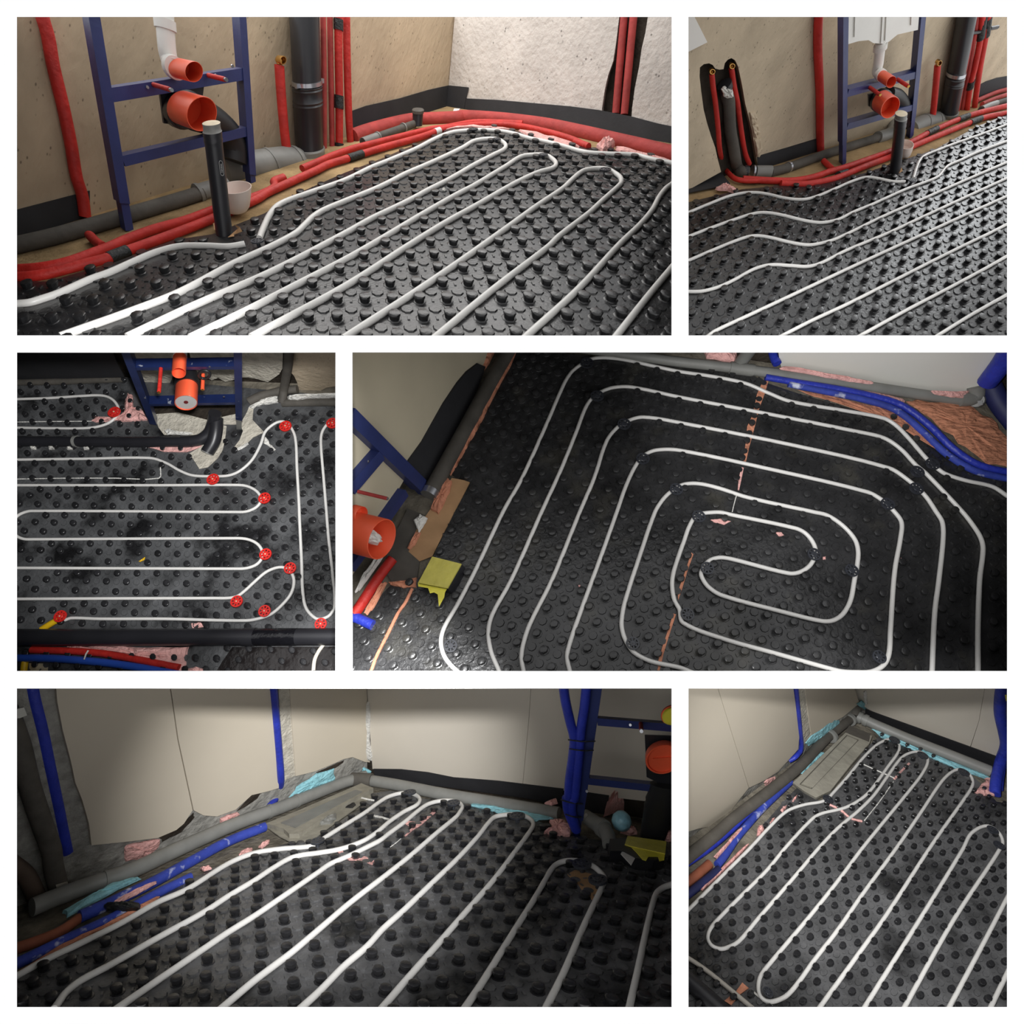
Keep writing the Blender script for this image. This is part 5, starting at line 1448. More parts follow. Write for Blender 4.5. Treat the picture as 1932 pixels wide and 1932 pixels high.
def room4():
    R, WL, WR = R4, W4L, W4R
    wall_poly('wall_left_4', WL, [(649, 649), (925, 649), (912, 690), (866, 728), (838, 770), (798, 842), (771, 890), (740, 945), (652, 1110)], plaster4, 0.6)
    wall_poly('wall_right_4', WR, c10((575, -45), (1905, -45), (1872, 60), (1800, 140), (1762, 200), (1700, 250), (1650, 262), (1150, 198), (820, 138), (600, 100), (588, 50)), plaster4b, 0.6)
    wall_poly('wall_back_4', WR, [(930, 649), (1914, 649), (1914, 800), (1812, 775), (1282, 692), (930, 662)], darkgap, 0.3, -0.75)
    piece('black foam edge band below the tan wall beside the grey pipe', 'edge_band', 'edge strip', slab(WL.poly(h2((765, 70), (700, 120), (645, 185), (560, 312), (430, 545), (340, 670), (430, 790), (480, 780), (560, 620), (700, 360), (775, 190), (810, 90)), 0.2), -WL.m * 0.18), foamband)
    # pipe along the left wall
    g = thing('waste_pipe', 'thick grey pipe beside the tan wall with a steel clamp', 'pipe', R.fl(880, 770, -0.3))
    pp = [R.fl(*q, 0.3) for q in c9((945, -45), (800, 215), (620, 545), (458, 838))]
    rg = rpx(pp[1], 14)
    M('pipe', tube(catmull(pp, 4), rg, 18), gry_d, g, True)
    M('clamp', tube([R.fl(*q, 0.3) for q in c9((470, 815), (452, 848))], rg * 1.08, 18), steel, g, True)
    mound(R, 'salmon foam seam along the mat side of the thick grey pipe', c9((972, -10), (935, 90), (885, 175), (805, 335), (725, 485), (625, 665), (575, 745), (560, 730), (695, 480), (850, 190), (935, 10)), pinkdark, 0.35, 0.0)
    mound(R, 'pink foam tuft at the top of the tan wall', c9((740, -30), (855, -30), (830, 40), (770, 130), (742, 90)), pinkdark, 0.5, 0.3)
    mound(R, 'salmon foam lumps at the lower end of the thick grey pipe', c9((560, 745), (590, 760), (580, 830), (545, 900), (510, 960), (470, 930), (490, 870), (530, 800)), pinkdark, 0.4, 0.0)
    patch(R, 'floor_patch', 'tan floor cut-out wedge beside the spiral mat', 'concrete', c9((590, 745), (700, 765)) + c11((605, 10), (540, 130), (475, 262), (400, 292), (335, 235), (380, 110), (440, 20)), card, 0.05, -0.1)
    patch(R, 'floor_patch', 'grey dusty floor strip under the blue frame', 'concrete', c11((215, 215), (330, -20), (430, 20), (400, 110), (345, 235), (400, 295), (385, 400), (240, 420), (190, 330)), gry_d, 0.05, -0.12)
    # frame
    FP = R.wall((808, 934), (698, 1134), -0.36)
    f = thing('toilet_frame', 'blue steel frame cut by the left edge above orange plugs', 'frame', FP.at(808, 934))
    M('upright', bar_px(FP, (664, 783), (800, 917), 13.5, 1.0), blue_s, f)
    M('foot', bar_px(FP, (790, 905), (818, 940), 9, 0.8, -0.1), blue_s, f)
    M('crossbar', bar_px(FP, (722, 858), (665, 924), 12, 1.0, -0.05), blue_s, f)
    M('crossbar', bar_px(FP, (768, 930), (666, 1074), 8.5, 1.0, -0.05), blue_s, f)
    c = FP.at(*h1((82, 28))[0], 0.05)
    M('bolt', lathe(c, FP.m, [(0, rpx(c, 2.6)), (0.05 * R.u, rpx(c, 2.2))], 8), steel, f)
    for base, mouth, rp, lab in (((10, 290), (34, 298), 12, 'small orange plug cut by the left edge'), ((10, 385), (158, 402), 27, 'large orange pipe mouth with a white lining scrap')):
        p0 = FP.at(*h1(base)[0], 0.1)
        t = max(0.6, near_t(p0, FP.m, *h1(mouth)[0]))
        q = p0 + FP.m * t
        piece(lab, 'pipe_plug', 'plug', rsocket(p0, FP.m, FP.a1, R.U, t, ru(q, FP.a1, R.U, rp), 0.06, 0.8), orange, True)
        if rp > 20:
            r_ = ru(q, FP.a1, R.U, rp)
            cc = q - FP.m * 0.5 * t
            piece('white scrap stuffed in the large orange mouth', 'paper_scrap', 'scrap', dome([cc + (FP.a1 * math.cos(a) * 0.35 + R.U * math.sin(a) * 0.75) * r_ * 0.9 - FP.a1 * 0 for a in (0, 0.9, 1.8, 2.7, 3.6, 4.5, 5.4)], FP.m * 0.35 * t), plast_w)
    p0 = FP.at(*h1((30, 180))[0], 0.0)
    t = max(0.4, near_t(p0, FP.m, *h1((178, 212))[0]))
    ro = thing('mounting_rod', 'dull red sleeved rod above the large orange mouth', 'rod', p0)
    M('sleeve', tube([p0, p0 + FP.m * t], rpx(p0, 3.6), 10), red_d, ro, True)
    M('thread', tube([p0 + FP.m * t, p0 + FP.m * t * 1.05], rpx(p0, 2.6), 8), steel, ro, True)
    # red tube and bits in the corner
    tb = floor_tube_in(R, 'red tube with a white plaster smear in the left corner', h1((205, 520), (130, 620), (40, 760), (10, 800)), 10, red_i, 0.3, 1)
    mound(R, 'white plaster smear on the red corner tube', h1((140, 490), (160, 510), (100, 600), (40, 680), (20, 690), (60, 600)), plast_w, 0.3, 0.5, 'plaster_smear', 'plaster')
    sleeve('blue tube end poking in at the lower left edge', [R.fl(*q, 0.3) for q in h1((8, 812), (50, 830), (105, 855))], rpx(R.fl(*h1((40, 825))[0]), 10), blue_i, 'insulated_tube')
    mound(R, 'pink foam strip between the red tube and the taped box', h1((185, 640), (280, 630), (330, 615), (325, 665), (260, 668), (200, 655)), pinkdark, 0.25, 0.0)
    mound(R, 'pink foam strip under the red corner tube', h1((150, 640), (180, 640), (130, 740), (80, 810), (60, 800), (110, 720)), pinkdark, 0.25, 0.0)
    q = [R.fl(*x, 0.06) for x in h1((305, 670), (270, 740), (235, 790), (200, 860), (160, 940), (125, 1010), (95, 1090))]
    piece('ragged pink foam seam running down the corner of the mat', 'foam_seam', 'seam', tube(catmull(q, 4), [rpx(q[0], 3.2)] * (6 * 4 + 1), 8), pinkdark)
    mound(R, 'white frothy bits on the frame foot', h1((315, 330), (350, 300), (385, 315), (365, 350), (340, 390), (330, 360)), plast_w, 0.4, 0.1, 'plaster_smear', 'plaster')
    mound(R, 'small pink foam wedge below the frame foot', h1((325, 385), (350, 390), (320, 450), (290, 478), (280, 470)), pinkdark, 0.25, 0.0)
    # taped outlet box
    bx = thing('taped_box', 'outlet box wrapped in yellow duct tape with a torn tail', 'box', R.fl(829, 1090, 0))
    top = [R.fl(*x, 1.3) for x in h1((405, 508), (552, 545), (482, 668), (334, 640))]
    M('lid', slab(top, -R.U * 0.12), yell2, bx)
    M('body', slab([p - R.U * 0.12 for p in top], -R.U * 1.1), blk_p, bx)
    M('flap', slab([R.fl(*x, 1.0) for x in h1((334, 640), (482, 668), (470, 690), (466, 715), (440, 762), (434, 700), (415, 690), (395, 695), (385, 668), (336, 660))], R.U * 0.04), yell, bx)
    M('fold', slab([R.fl(*x, 1.15) for x in h1((552, 545), (535, 560), (515, 600), (482, 668), (500, 600))], R.U * 0.04), yell, bx)
    M('outlet', tube([R.fl(*h1((500, 590))[0], 0.6), R.fl(*h1((525, 612))[0], 0.5)], rpx(R.fl(860, 1085), 10), 16), gry_d, bx, True)
    # top wall pipe
    g = thing('wall_pipe', 'grey pipe with a branch along the foot of the white wall', 'pipe', R.fl(1450, 700, -0.3))
    pp = [R.fl(*q, 0.4) for q in c10((-700, -40), (-60, 52), (300, 92), (600, 132), (1000, 188), (1400, 248), (1690, 288))]
    M('pipe', tube(catmull(pp, 3), rpx(pp[3], 9.5), 18), gry_p, g, True)
    M('branch', tube([R.fl(*c10((340, 90))[0], 0.4), R.fl(*c10((435, -40))[0], 0.9)], rpx(pp[3], 12), 18), gry_p, g, True)
    M('socket', tube([R.fl(*q, 0.4) for q in c10((295, 92), (435, 110))], rpx(pp[3], 11.5), 18), gry_p, g, True)
    el = [R.fl(*q, z) for q, z in zip(c10((1640, 282), (1720, 275), (1745, 250), (1740, 200)), (0.4, 0.5, 0.8, 1.4))]
    M('elbow', tube(catmull(el, 5), rpx(el[1], 13), 18), gry_p, g, True)
    M('elbow_mouth', lathe(R.fl(*c10((1745, 285))[0], 0.5), -ray(1846, 755), [(0, rpx(el[1], 14)), (0.02, rpx(el[1], 12))], 18), gry_p, g, True)
    M('sticker', slab([R.fl(*q, 1.2) for q in c10((1752, 290), (1778, 286), (1782, 312), (1756, 316))], R.U * 0.05), pm('pale_sticker', srgb(190, 190, 190), rough=0.6), g)
    for a, b_ in (((335, 82), (362, 86)), ((375, 88), (405, 92)), ((412, 93), (430, 96))):
        M('print_mark', tube([R.fl(*c10(a)[0], 0.62), R.fl(*c10(b_)[0], 0.62)], rpx(pp[3], 0.8), 5), ink_w, g)
    mound(R, 'pink foam block above the grey wall pipe', c10((120, -30), (345, -30), (325, 50), (300, 60), (160, 40)), pinkfoam, 0.6, 0.5)
    mound(R, 'pink foam fringe along the bottom of the white wall', c10((590, 85), (700, 98), (820, 125), (1000, 155), (1130, 180), (1125, 192), (980, 172), (800, 138), (600, 105)), pinkfoam, 0.25, 0.9)
    mound(R, 'pink foam fringe at the far end of the white wall', c10((1480, 232), (1600, 238), (1700, 235), (1680, 270), (1600, 270), (1500, 250)), pinkfoam, 0.25, 0.9)
    mound(R, 'pale pink foam strip between the wall pipe and the blue tubes', c10((665, 162), (900, 195), (1150, 240), (1320, 285), (1310, 315), (1100, 262), (850, 215), (690, 188)), pinkfoam, 0.3, 0.0)
    mound(R, 'large wrinkled salmon foam bed beside the blue tubes', c10((1315, 285), (1450, 290), (1640, 305), (1760, 345), (1860, 420), (1970, 540), (1970, 670), (1800, 650), (1680, 570), (1560, 460), (1430, 360)), pm('wrinkled_salmon_foam', srgb(206, 142, 112), rough=0.9, spec=0.1, var=0.25, vscale=18, bump=1.0, bscale=22, stretch=(1, 3, 3)), 0.3, 0.0)
    mound(R, 'salmon foam edge on the mat side of the blue tubes', c10((700, 225), (900, 262), (1100, 300), (1280, 350), (1400, 440), (1550, 580), (1680, 670), (1640, 665), (1500, 560), (1350, 430), (1240, 355), (1000, 300), (780, 260)), pinkdark, 0.2, 0.0)
    floor_tube_in(R, 'blue tube of the pair, on the white wall side', c10((505, 148), (680, 178), (900, 212), (1100, 252), (1300, 312), (1460, 425), (1610, 570), (1760, 665), (1975, 715)), 6.3, blue_i, 0.35, 3)
    floor_tube_in(R, 'blue plaster-smeared tube of the pair, on the mat side', c10((640, 190), (880, 238), (1080, 280), (1270, 342), (1420, 460), (1570, 600), (1740, 700), (1975, 755)), 6.0, blue_dirty, 0.3, 3)
    bl = [WR.at(*q, 0.7) for q in c10((1970, -60), (1900, 60), (1810, 180))]
    sleeve('thick blue tube climbing the right end of the white wall', bl, rpx(bl[1], 17), blue_i)
    dk = [R.fl(*q, z) for q, z in zip(c10((1830, 200), (1880, 300), (1980, 430)), (1.5, 0.9, 0.5))]
    sleeve('dark navy tube foot in the far right corner', dk, rpx(dk[1], 17), pm('navy_insulation', srgb(30, 36, 84), rough=0.6, var=0.3), 'insulated_tube')
    sleeve('short blue tube end above the grey wall pipe', [R.fl(*q, 0.9) for q in c10((540, -40), (555, 30), (575, 70))], rpx(pp[3], 8), blue_i)
    # seam between the mats
    patch(R, 'foam_seam', 'salmon foam seam crossing the top three pipes of the spiral', 'seam', c10((490, 172), (522, 175), (500, 250), (470, 330), (440, 450), (410, 560), (388, 660), (372, 660), (388, 540), (398, 440), (430, 370), (455, 250)), pinkdark, 0.06, 0.01)
    patch(R, 'foam_seam', 'narrow pink foam crumbs below the fourth pipe', 'seam', c10((362, 680), (378, 682), (362, 760), (350, 815), (342, 812), (348, 750)), pinkfoam, 0.06, 0.01)
    seam(R, 'thin white seam line inside the spiral', c10((336, 840), (322, 890), (310, 940)), 0.9, plast_w)
    patch(R, 'foam_seam', 'broken pink foam strip left of the innermost loop', 'seam', c12((70, 240), (82, 250), (50, 340), (10, 470), (-8, 520), (-10, 470), (30, 360)), pinkdark, 0.06, 0.01)
    patch(R, 'foam_seam', 'pink foam strip crossing the lowest visible pipes', 'seam', c11((1895, 600), (1912, 605), (1880, 700), (1840, 830), (1815, 935), (1790, 935), (1830, 800), (1870, 680)), pinkdark, 0.06, 0.01)
    mound(R, 'pink crumb patch by the innermost clip', c12((180, 45), (240, 40), (300, 55), (260, 75), (200, 60)), pinkfoam, 0.08, 0.02)
    for pts, lab in ((c12((560, 118), (600, 120), (615, 140), (585, 145)), 'tiny pink crumb inside the innermost loop'), (c12((1300, 270), (1335, 285), (1330, 305), (1310, 295)), 'tiny pink crumb between the right-hand pipes'), (c12((840, 265), (860, 262), (858, 280), (842, 282)), 'white crumb beside the innermost clip'), (c11((1335, 430), (1348, 432), (1346, 450), (1338, 448)), 'white crumb on the mat between the left-hand legs')):
        mound(R, lab, pts, pinkfoam, 0.1, 0.02, 'crumb', 'crumb')
    for (q, lab) in ((c9((1385, 68))[0], 'black clip at the top corner of the outermost spiral pipe'), (c9((1446, 262))[0], 'black clip at the top corner of the second spiral pipe'), (c9((1605, 428))[0], 'black clip at the top corner of the third spiral pipe'),
                     (c9((1715, 632))[0], 'black clip at the top corner of the fourth spiral pipe'), (c9((1912, 812))[0], 'black clip at the top corner of the fifth spiral pipe'), (c10((1486, 660))[0], 'black clip where the outer pipe turns out by the blue tubes'),
                     (c10((1395, 706))[0], 'black clip beside the turn-out, on the second pipe'), (c10((1390, 805))[0], 'black clip on the right bend of the third pipe'), (c10((1222, 895))[0], 'black clip on the right bend of the fourth pipe'),
                     (c11((582, 790))[0], 'black clip at the lower left bend of the outermost pipe'), (c11((1656, 775))[0], 'black clip at the lower left bend of the fifth pipe'), (c12((45, 602))[0], 'black clip at the lower left bend of the inner ring'),
                     (c12((112, 28))[0], 'black clip at the upper left of the inner ring'), (c12((790, 250))[0], 'black clip at the tip of the innermost loop'), (c12((1010, 345))[0], 'black clip on the right side of the inner ring'),
                     (c12((162, 332))[0], 'black clip at the left turn of the innermost loop'), (c12((1172, 852))[0], 'black clip at the bottom right bend of the fourth pipe')):
        clip(R, *q, 12.5, lab, blkclip, blkclip, 0.42, 'black pipe clips on the spiral')
plaster4 = pm('drab_wall_paint', srgb(196, 186, 162), rough=0.85, spec=0.2, var=0.06, vscale=3)
plaster4b = pm('offwhite_wall_paint', srgb(226, 224, 216), rough=0.85, spec=0.2, var=0.03, vscale=2)
room4()


# ------------------------------------------------------------------ room 5: beige corner with grey pipes
k1, k2, k3, k4, k5 = fr(32, 1298, 3.64), fr(32, 1580, 3.4125), fr(330, 1400, 2.73), fr(1020, 1298, 4.403), fr(1020, 1460, 4.403)
greyc = pm('grey_rough_concrete', srgb(150, 148, 142), rough=0.95, spec=0.1, var=0.3, vscale=14, bump=0.9, bscale=26)
cement = pm('cement_cover', srgb(150, 146, 134), rough=0.9, spec=0.1, var=0.15, vscale=9, bump=0.25, bscale=26)

def room5():
    R, WL, WR = R5, W5L, W5R
    wall_poly('wall_base_5', WL, [(18, 1720), (18, 1285), (725, 1285), (693, 1470)], greyc, 0.4, -0.12)
    wall_poly('wall_base_6', WR, [(688, 1474), (712, 1285), (1281, 1285), (1281, 1575)], darkgap, 0.4, -0.15)
    wall_poly('wall_left_5', WL, c13((228, -45), (896, -45), (945, 300), (1036, 722), (985, 800), (940, 838), (830, 885), (640, 908), (440, 928), (425, 800), (385, 660), (345, 560), (318, 430), (270, 250), (238, 80)), plaster5, 0.3, 0.2)
    wall_poly('wall_left_6', WL, c13((902, -45), (1494, -45), (1508, 160), (1528, 330), (1540, 480), (1545, 590), (1480, 610), (1385, 632), (1290, 718), (1180, 758), (1100, 752), (1043, 722), (952, 300)), plaster5, 0.3, 0.2)
    wall_poly('wall_left_7', WL, c13((1606, -45), (1930, -45)) + c14((128, -45), (145, 250), (160, 440), (120, 436), (48, 408)) + c13((1925, 420), (1880, 442), (1760, 492), (1645, 520)), plaster5, 0.3, 0.2)
    wall_poly('wall_plaster_5', WL, c13((1540, -45), (1612, -45), (1625, 250), (1648, 515), (1580, 545), (1565, 400), (1552, 180)), pale_c, 0.25, 0.1)
    wall_poly('wall_right_5', WR, c14((130, -45), (1102, -45), (1085, 200), (1050, 570), (900, 548), (640, 530), (490, 500), (165, 478)), plaster5b, 0.3, 0.2)
    wall_poly('wall_right_6', WR, c14((1104, -45), (1975, -45), (1975, 690), (1530, 640), (1052, 570), (1087, 200)), plaster5b, 0.3, 0.2)
    mound_w = dome(WR.poly(c14((115, 92), (148, 88), (155, 180), (148, 300), (165, 400), (160, 425), (128, 420), (135, 250)), 0.2), WR.m * 0.25)
    piece('white plaster ridge in the wall corner', 'plaster_ridge', 'plaster', mound_w, plast_w)
    piece('black foam edge band along the cream wall', 'edge_band', 'edge strip', slab(WR.poly(c14((170, 478), (330, 480), (490, 498), (640, 528), (900, 548), (1290, 596), (1280, 700), (1100, 655), (600, 585), (180, 538)), 0.36), -WR.m * 0.14), foamband)
    piece('short black foam band piece behind the grey elbow', 'edge_band', 'edge strip', slab(WR.poly(c14((1400, 612), (1560, 636), (1540, 760), (1400, 735)), 0.36), -WR.m * 0.14), foamband)
    # pipes along the walls
    g = thing('wall_pipe', 'dusty grey pipe along the beige wall with ribbed joints', 'pipe', R.fl(300, 1610, -0.3))
    pp = [R.fl(*q, 0.35) for q in [(60, 1712), (114, 1690), (178.5, 1667), (252, 1641), (336, 1602), (448, 1553), (531, 1523), (588.6, 1499.5), (650, 1476), (690, 1464)]]
    rg = rpx(pp[5], 12)
    M('pipe', tube(catmull(pp, 4), rg, 18), gry_p, g, True)
    for q in [(560, 1511), (508, 1531), (200, 1660)]:
        c = R.fl(*q, 0.35)
        M('joint', tube([c - WL.a1 * 0.12, c + WL.a1 * 0.12], rg * 1.12, 18), gry_p, g, True)
    g = thing('wall_pipe', 'pale grey pipe under the black edge band of the cream wall', 'pipe', R.fl(850, 1500, -0.3))
    pp = [R.fl(*q, 0.25) for q in c14((80, 535), (300, 570), (600, 630), (900, 680), (1265, 742))]
    M('pipe', tube(catmull(pp, 4), rpx(pp[2], 10.5), 18), gry_p, g, True)
    M('tee', tube([R.fl(*q, 0.3) for q in c14((40, 540), (160, 545))], rpx(pp[0], 12), 18), gry_d, g, True)
    # cement drain channel
    ch = thing('drain_channel', 'cement-covered shower channel lying beside the grey wall pipe', 'channel', R.fl(560, 1565, 0))
    top = [R.fl(*q, 0.45) for q in k3((470, 418), (640, 350), (760, 298), (960, 212), (1022, 236), (870, 322), (640, 472), (588, 474), (560, 446))]
    M('cover', slab(top, -R.U * 0.5), cement, ch)
    M('inlay', slab([R.fl(*q, 0.5) for q in k3((545, 415), (930, 245), (965, 255), (620, 440))], -R.U * 0.08), gry_p, ch)
    patch(R, 'floor_patch', 'pale cement floor beside the channel with a dark drain hole', 'concrete', k3((470, 440), (585, 478), (640, 478), (870, 325), (1005, 250), (1010, 290), (860, 395), (700, 512), (600, 520), (540, 490)), cement, 0.08, 0.0)
    mound(R, 'dark round drain hole cover beside the channel', k3((868, 325), (890, 312), (925, 312), (935, 325), (915, 340), (880, 340)), blk_rib, 0.08, 0.1, 'drain_hole', 'drain')
    mound(R, 'grey cement lump under the channel edge', k3((730, 420), (770, 390), (830, 375), (835, 400), (800, 425), (750, 430)), gry_p, 0.3, 0.05, 'cement_lump', 'cement')
    # tubes
    dkb = pm('dark_blue_insulation', srgb(30, 40, 104), rough=0.5, var=0.2)
    p = [WL.at(*q, -0.4) for q in k1((95, -55), (115, 60), (170, 280), (220, 520), (275, 780), (320, 1000), (345, 1120))]
    sleeve('dark blue tube in the shadowed recess at the left', p, rpx(p[3], 12), blue_i)
    p = [WL.at(*q, 0.6) for q in k1((-70, 150), (20, 400), (90, 680), (180, 950), (240, 1120))] + [WL.at(*q, 0.6) for q in k2((235, 190), (270, 330))]
    pg = thing('riser_pipe', 'grey riser pipe in the shadowed left recess with a paper label', 'pipe', p[-1])
    M('pipe', tube(catmull(p, 4), rpx(p[2], 16), 18), gry_d, pg, True)
    M('label_patch', slab([WL.at(*q, 1.1) for q in k2((250, 305), (325, 283), (332, 318), (258, 338))], WL.m * 0.03), pm('dull_label', srgb(190, 184, 172), rough=0.7), pg)
    p = [WL.at(*q, 0.7) for q in k2((-60, 150), (60, 250), (130, 400), (160, 520))]
    sleeve('brownish pipe low in the shadowed left corner', p, rpx(p[1], 14), pm('brown_pipe', srgb(84, 70, 60), rough=0.7, var=0.2), 'riser_pipe', 'pipe')
    piece('small pale socket plate at the left edge of the recess', 'socket_plate', 'plate', slab(WL.poly(k1((-40, 150), (40, 130), (62, 185), (10, 205), (-40, 205)), 0.9), WL.m * 0.2), pm('dull_white_plate', srgb(200, 198, 190), rough=0.6))
    p = [WL.at(*q, 0.15) for q in c13((1508, -45), (1518, 60), (1530, 200), (1545, 380), (1556, 540))] + [R.fl(*q, z) for q, z in zip(c13((1545, 610), (1520, 660), (1490, 700)), (1.0, 0.6, 0.4))]
    sleeve('bright blue tube in the chase between the beige boards', p, rpx(p[2], 7), blue_i)
    floor_tube_in(R, 'blue tube along the floor under the grey wall pipe, smeared with plaster', [(500, 1560), (430, 1588), (352, 1630), (290, 1664), (208, 1704), (150, 1730)], 9.5, blue_dirty, 0.12, 2)
    floor_tube_in(R, 'blue tube next to the outermost white pipe at the left', [(360, 1655), (300, 1684), (208, 1734), (120, 1775), (32, 1818), (10, 1828)], 9.0, blue_dirty, 0.1, 2)
    floor_tube_in(R, 'rusty brown tube between the two blue floor tubes', k2((560, 440), (420, 510), (270, 610), (100, 680), (-50, 730)), 9, pm('rusty_tube', srgb(150, 86, 62), rough=0.8, var=0.3), 0.05, 1)
    mound(R, 'pink foam edge along the outermost white pipe', k2((-50, 905), (20, 870), (250, 720), (500, 600), (690, 528), (920, 380), (925, 400), (700, 550), (510, 620), (260, 750), (20, 895)), pinkdark, 0.2, 0.0)
    mound(R, 'thin pink foam line between the blue floor tubes', k2((630, 418), (760, 350), (900, 285), (905, 295), (770, 370), (640, 432)), pinkfoam, 0.2, 0.25)
    mound(R, 'pale blue foam strip below the grey wall pipe', k2((290, 490), (400, 430), (520, 360), (650, 295), (770, 258), (805, 268), (660, 335), (480, 430), (320, 520)), tealfoam, 0.3, 0.1)
    mound(R, 'black rubbery lump on the blue floor tubes', k2((560, 450), (640, 428), (800, 440), (790, 470), (660, 480), (580, 475)), tape_k, 0.35, 0.25, 'tape_lump', 'tape')
    # foam on the walls
    def wm(pl, label, poly, mat, h=0.3, off=0.0, name='foam_lump', cat='foam'):
        return piece(label, name, cat, dome(pl.poly(poly, off), pl.m * h), mat)
    wm(WL, 'large pink foam patch below the beige board', c13((640, 925), (720, 905), (845, 888), (835, 940)) + c15((815, 10), (760, 60), (640, 78), (625, 30)), pinkfoam, 0.25)
    wm(WL, 'small pink foam patch above the grey wall pipe', c13((1195, 770), (1240, 748), (1300, 730), (1322, 755), (1240, 812), (1200, 800)), pinkfoam, 0.25)
    wm(WL, 'pale blue foam patch in the broken wall foot', c13((1600, 650), (1650, 582), (1700, 548), (1765, 505), (1870, 470), (1872, 555), (1760, 590), (1690, 625)), tealfoam, 0.3)
    wm(WR, 'little pale blue foam tuft in the wall corner', c14((82, 465), (110, 462), (160, 492), (145, 520), (105, 512)), tealfoam, 0.3, 0.3)
    for poly, lab in ((((830, 880), (945, 830), (1040, 735), (1050, 760), (970, 850), (860, 905)), 'dark crack under the first beige board'), (((1290, 730), (1380, 635), (1440, 615), (1420, 650), (1340, 705)), 'dark crack above the wall pipe left of the blue tube'), (((1760, 500), (1880, 448), (1930, 425), (1925, 440), (1880, 470), (1790, 505)), 'dark crack under the board near the corner')):
        wm(WL, lab, c13(*poly), darkgap, 0.06, 0.02, 'wall_crack', 'crack')
    # frame
    FP = R.wall((1085, 1580), (1268, 1608), -0.36)
    f = thing('toilet_frame', 'navy steel frame with two blue tubes tied to its upright', 'frame', FP.at(1085, 1580))
    M('upright', bar_px(FP, k4((472, -60))[0], k5((312, 380))[0], 9.5, 1.0), blue_s, f)
    M('foot', bar_px(FP, k5((318, 330))[0], k5((292, 525))[0], 7, 0.8, -0.1), blue_s, f)
    M('crossbar', bar_px(FP, k4((470, 282))[0], k4((1150, 338))[0], 8.5, 0.9, -0.05), blue_s, f)
    M('crossbar', bar_px(FP, k4((385, 775))[0], k4((1150, 858))[0], 8.0, 0.9, -0.05), blue_s, f)
    for q in k4((745, 305), (385, 855)):
        c = FP.at(*q, 0.05)
        M('bolt', lathe(c, FP.m, [(0, rpx(c, 3)), (0.1 * R.u, rpx(c, 2.6))], 8), steel, f)
    for pts, rp, lab in (((((185, -60), (205, 100), (245, 280), (278, 420), (262, 600), (240, 760), (228, 925)), ((215, 200), (225, 300), (290, 460))), 9.2, 'blue tube tied to the frame, joining from the wall side'),
                         ((((385, -60), (365, 150), (335, 350), (318, 560), (300, 760), (280, 925)), ((265, 200), (262, 320), (300, 470))), 9.2, 'blue tube tied close against the frame upright')):
        a = [FP.at(*q, 0.25) for q in k4(*pts[0])] + [FP.at(*q, 0.25) for q in k5(*pts[1])]
        sleeve(lab, a, rpx(a[2], rp), blue_i)
    for a, b_, lab in ((k4((228, 430))[0], k4((455, 442))[0], 'upper black tie on the frame upright'), (k4((240, 505))[0], k4((440, 518))[0], 'second black tie on the frame upright'), (k5((165, 215))[0], k5((350, 250))[0], 'third black tie on the frame upright'), (k5((205, 335))[0], k5((340, 362))[0], 'lowest black tie on the frame upright')):
        q = [FP.at(*a, 0.75), FP.at((a[0] + b_[0]) / 2, (a[1] + b_[1]) / 2 + 2, 0.75), FP.at(*b_, 0.2)]
        piece(lab, 'cable_tie', 'tie', tube(catmull(q, 4), rpx(q[0], 1.2), 6), tape_k)
    p0 = FP.at(*k4((1010, 560))[0], 0.1)
    q = FP.at(*k4((985, 612))[0], 1.2)
    r_ = ru(q, FP.a1, R.U, 33)
    cp = thing('capped_pipe', 'large round orange cap on the navy frame', 'cap', p0)
    M('cap', rl(p0, FP.m, FP.a1, R.U, [(-0.2, r_), (1.0, r_ * 1.02), (1.12, r_ * 0.98), (1.12, r_ * 0.9), (0.95, r_ * 0.86)], 32), orange, cp, True)
    M('grip', slab([p0 + FP.m * 0.95 + FP.a1 * r_ * x + R.U * r_ * y for x, y in ((-0.6, 0.0), (0.7, 0.25), (0.7, 0.05), (-0.55, -0.18))], FP.m * 0.14), orange, cp)
    p0 = FP.at(*k4((1090, 225))[0], 0.3)
    r_ = ru(p0, FP.a1, R.U, 19)
    yc = thing('capped_pipe', 'yellow taped cap at the right edge above the crossbar', 'cap', p0)
    M('cap', rl(p0, FP.m, FP.a1, R.U, [(-0.3, r_), (0.5, r_), (0.6, r_ * 0.9)], 24), yell, yc, True)
    M('rim', rl(p0, FP.m, FP.a1, R.U, [(-0.4, r_ * 1.08), (0.1, r_ * 1.1)], 24), orange, yc, True)
    p0 = FP.at(*k4((832, 298))[0], 0.0)
    t = max(0.4, near_t(p0, FP.m, *k4((795, 358))[0]))
    ro = thing('mounting_rod', 'short pinkish rod with a bright tip on the upper crossbar', 'rod', p0)
    M('sleeve', tube([p0, p0 + FP.m * t * 0.85], rpx(p0, 4), 10), red_d, ro, True)
    M('thread', tube([p0 + FP.m * t * 0.85, p0 + FP.m * t], rpx(p0, 3.4), 8), steel, ro, True)
    piece('black bracket plate behind the orange cap', 'bracket_plate', 'plate', slab(FP.poly(k4((865, 392), (1150, 400), (1150, 800), (1000, 800), (880, 740)), -0.5), -FP.m * 0.2), blk_p)
    b = FP.at(*k5((925, 540))[0], -0.3)
    rs = ru(b, R.A, R.B, 29)
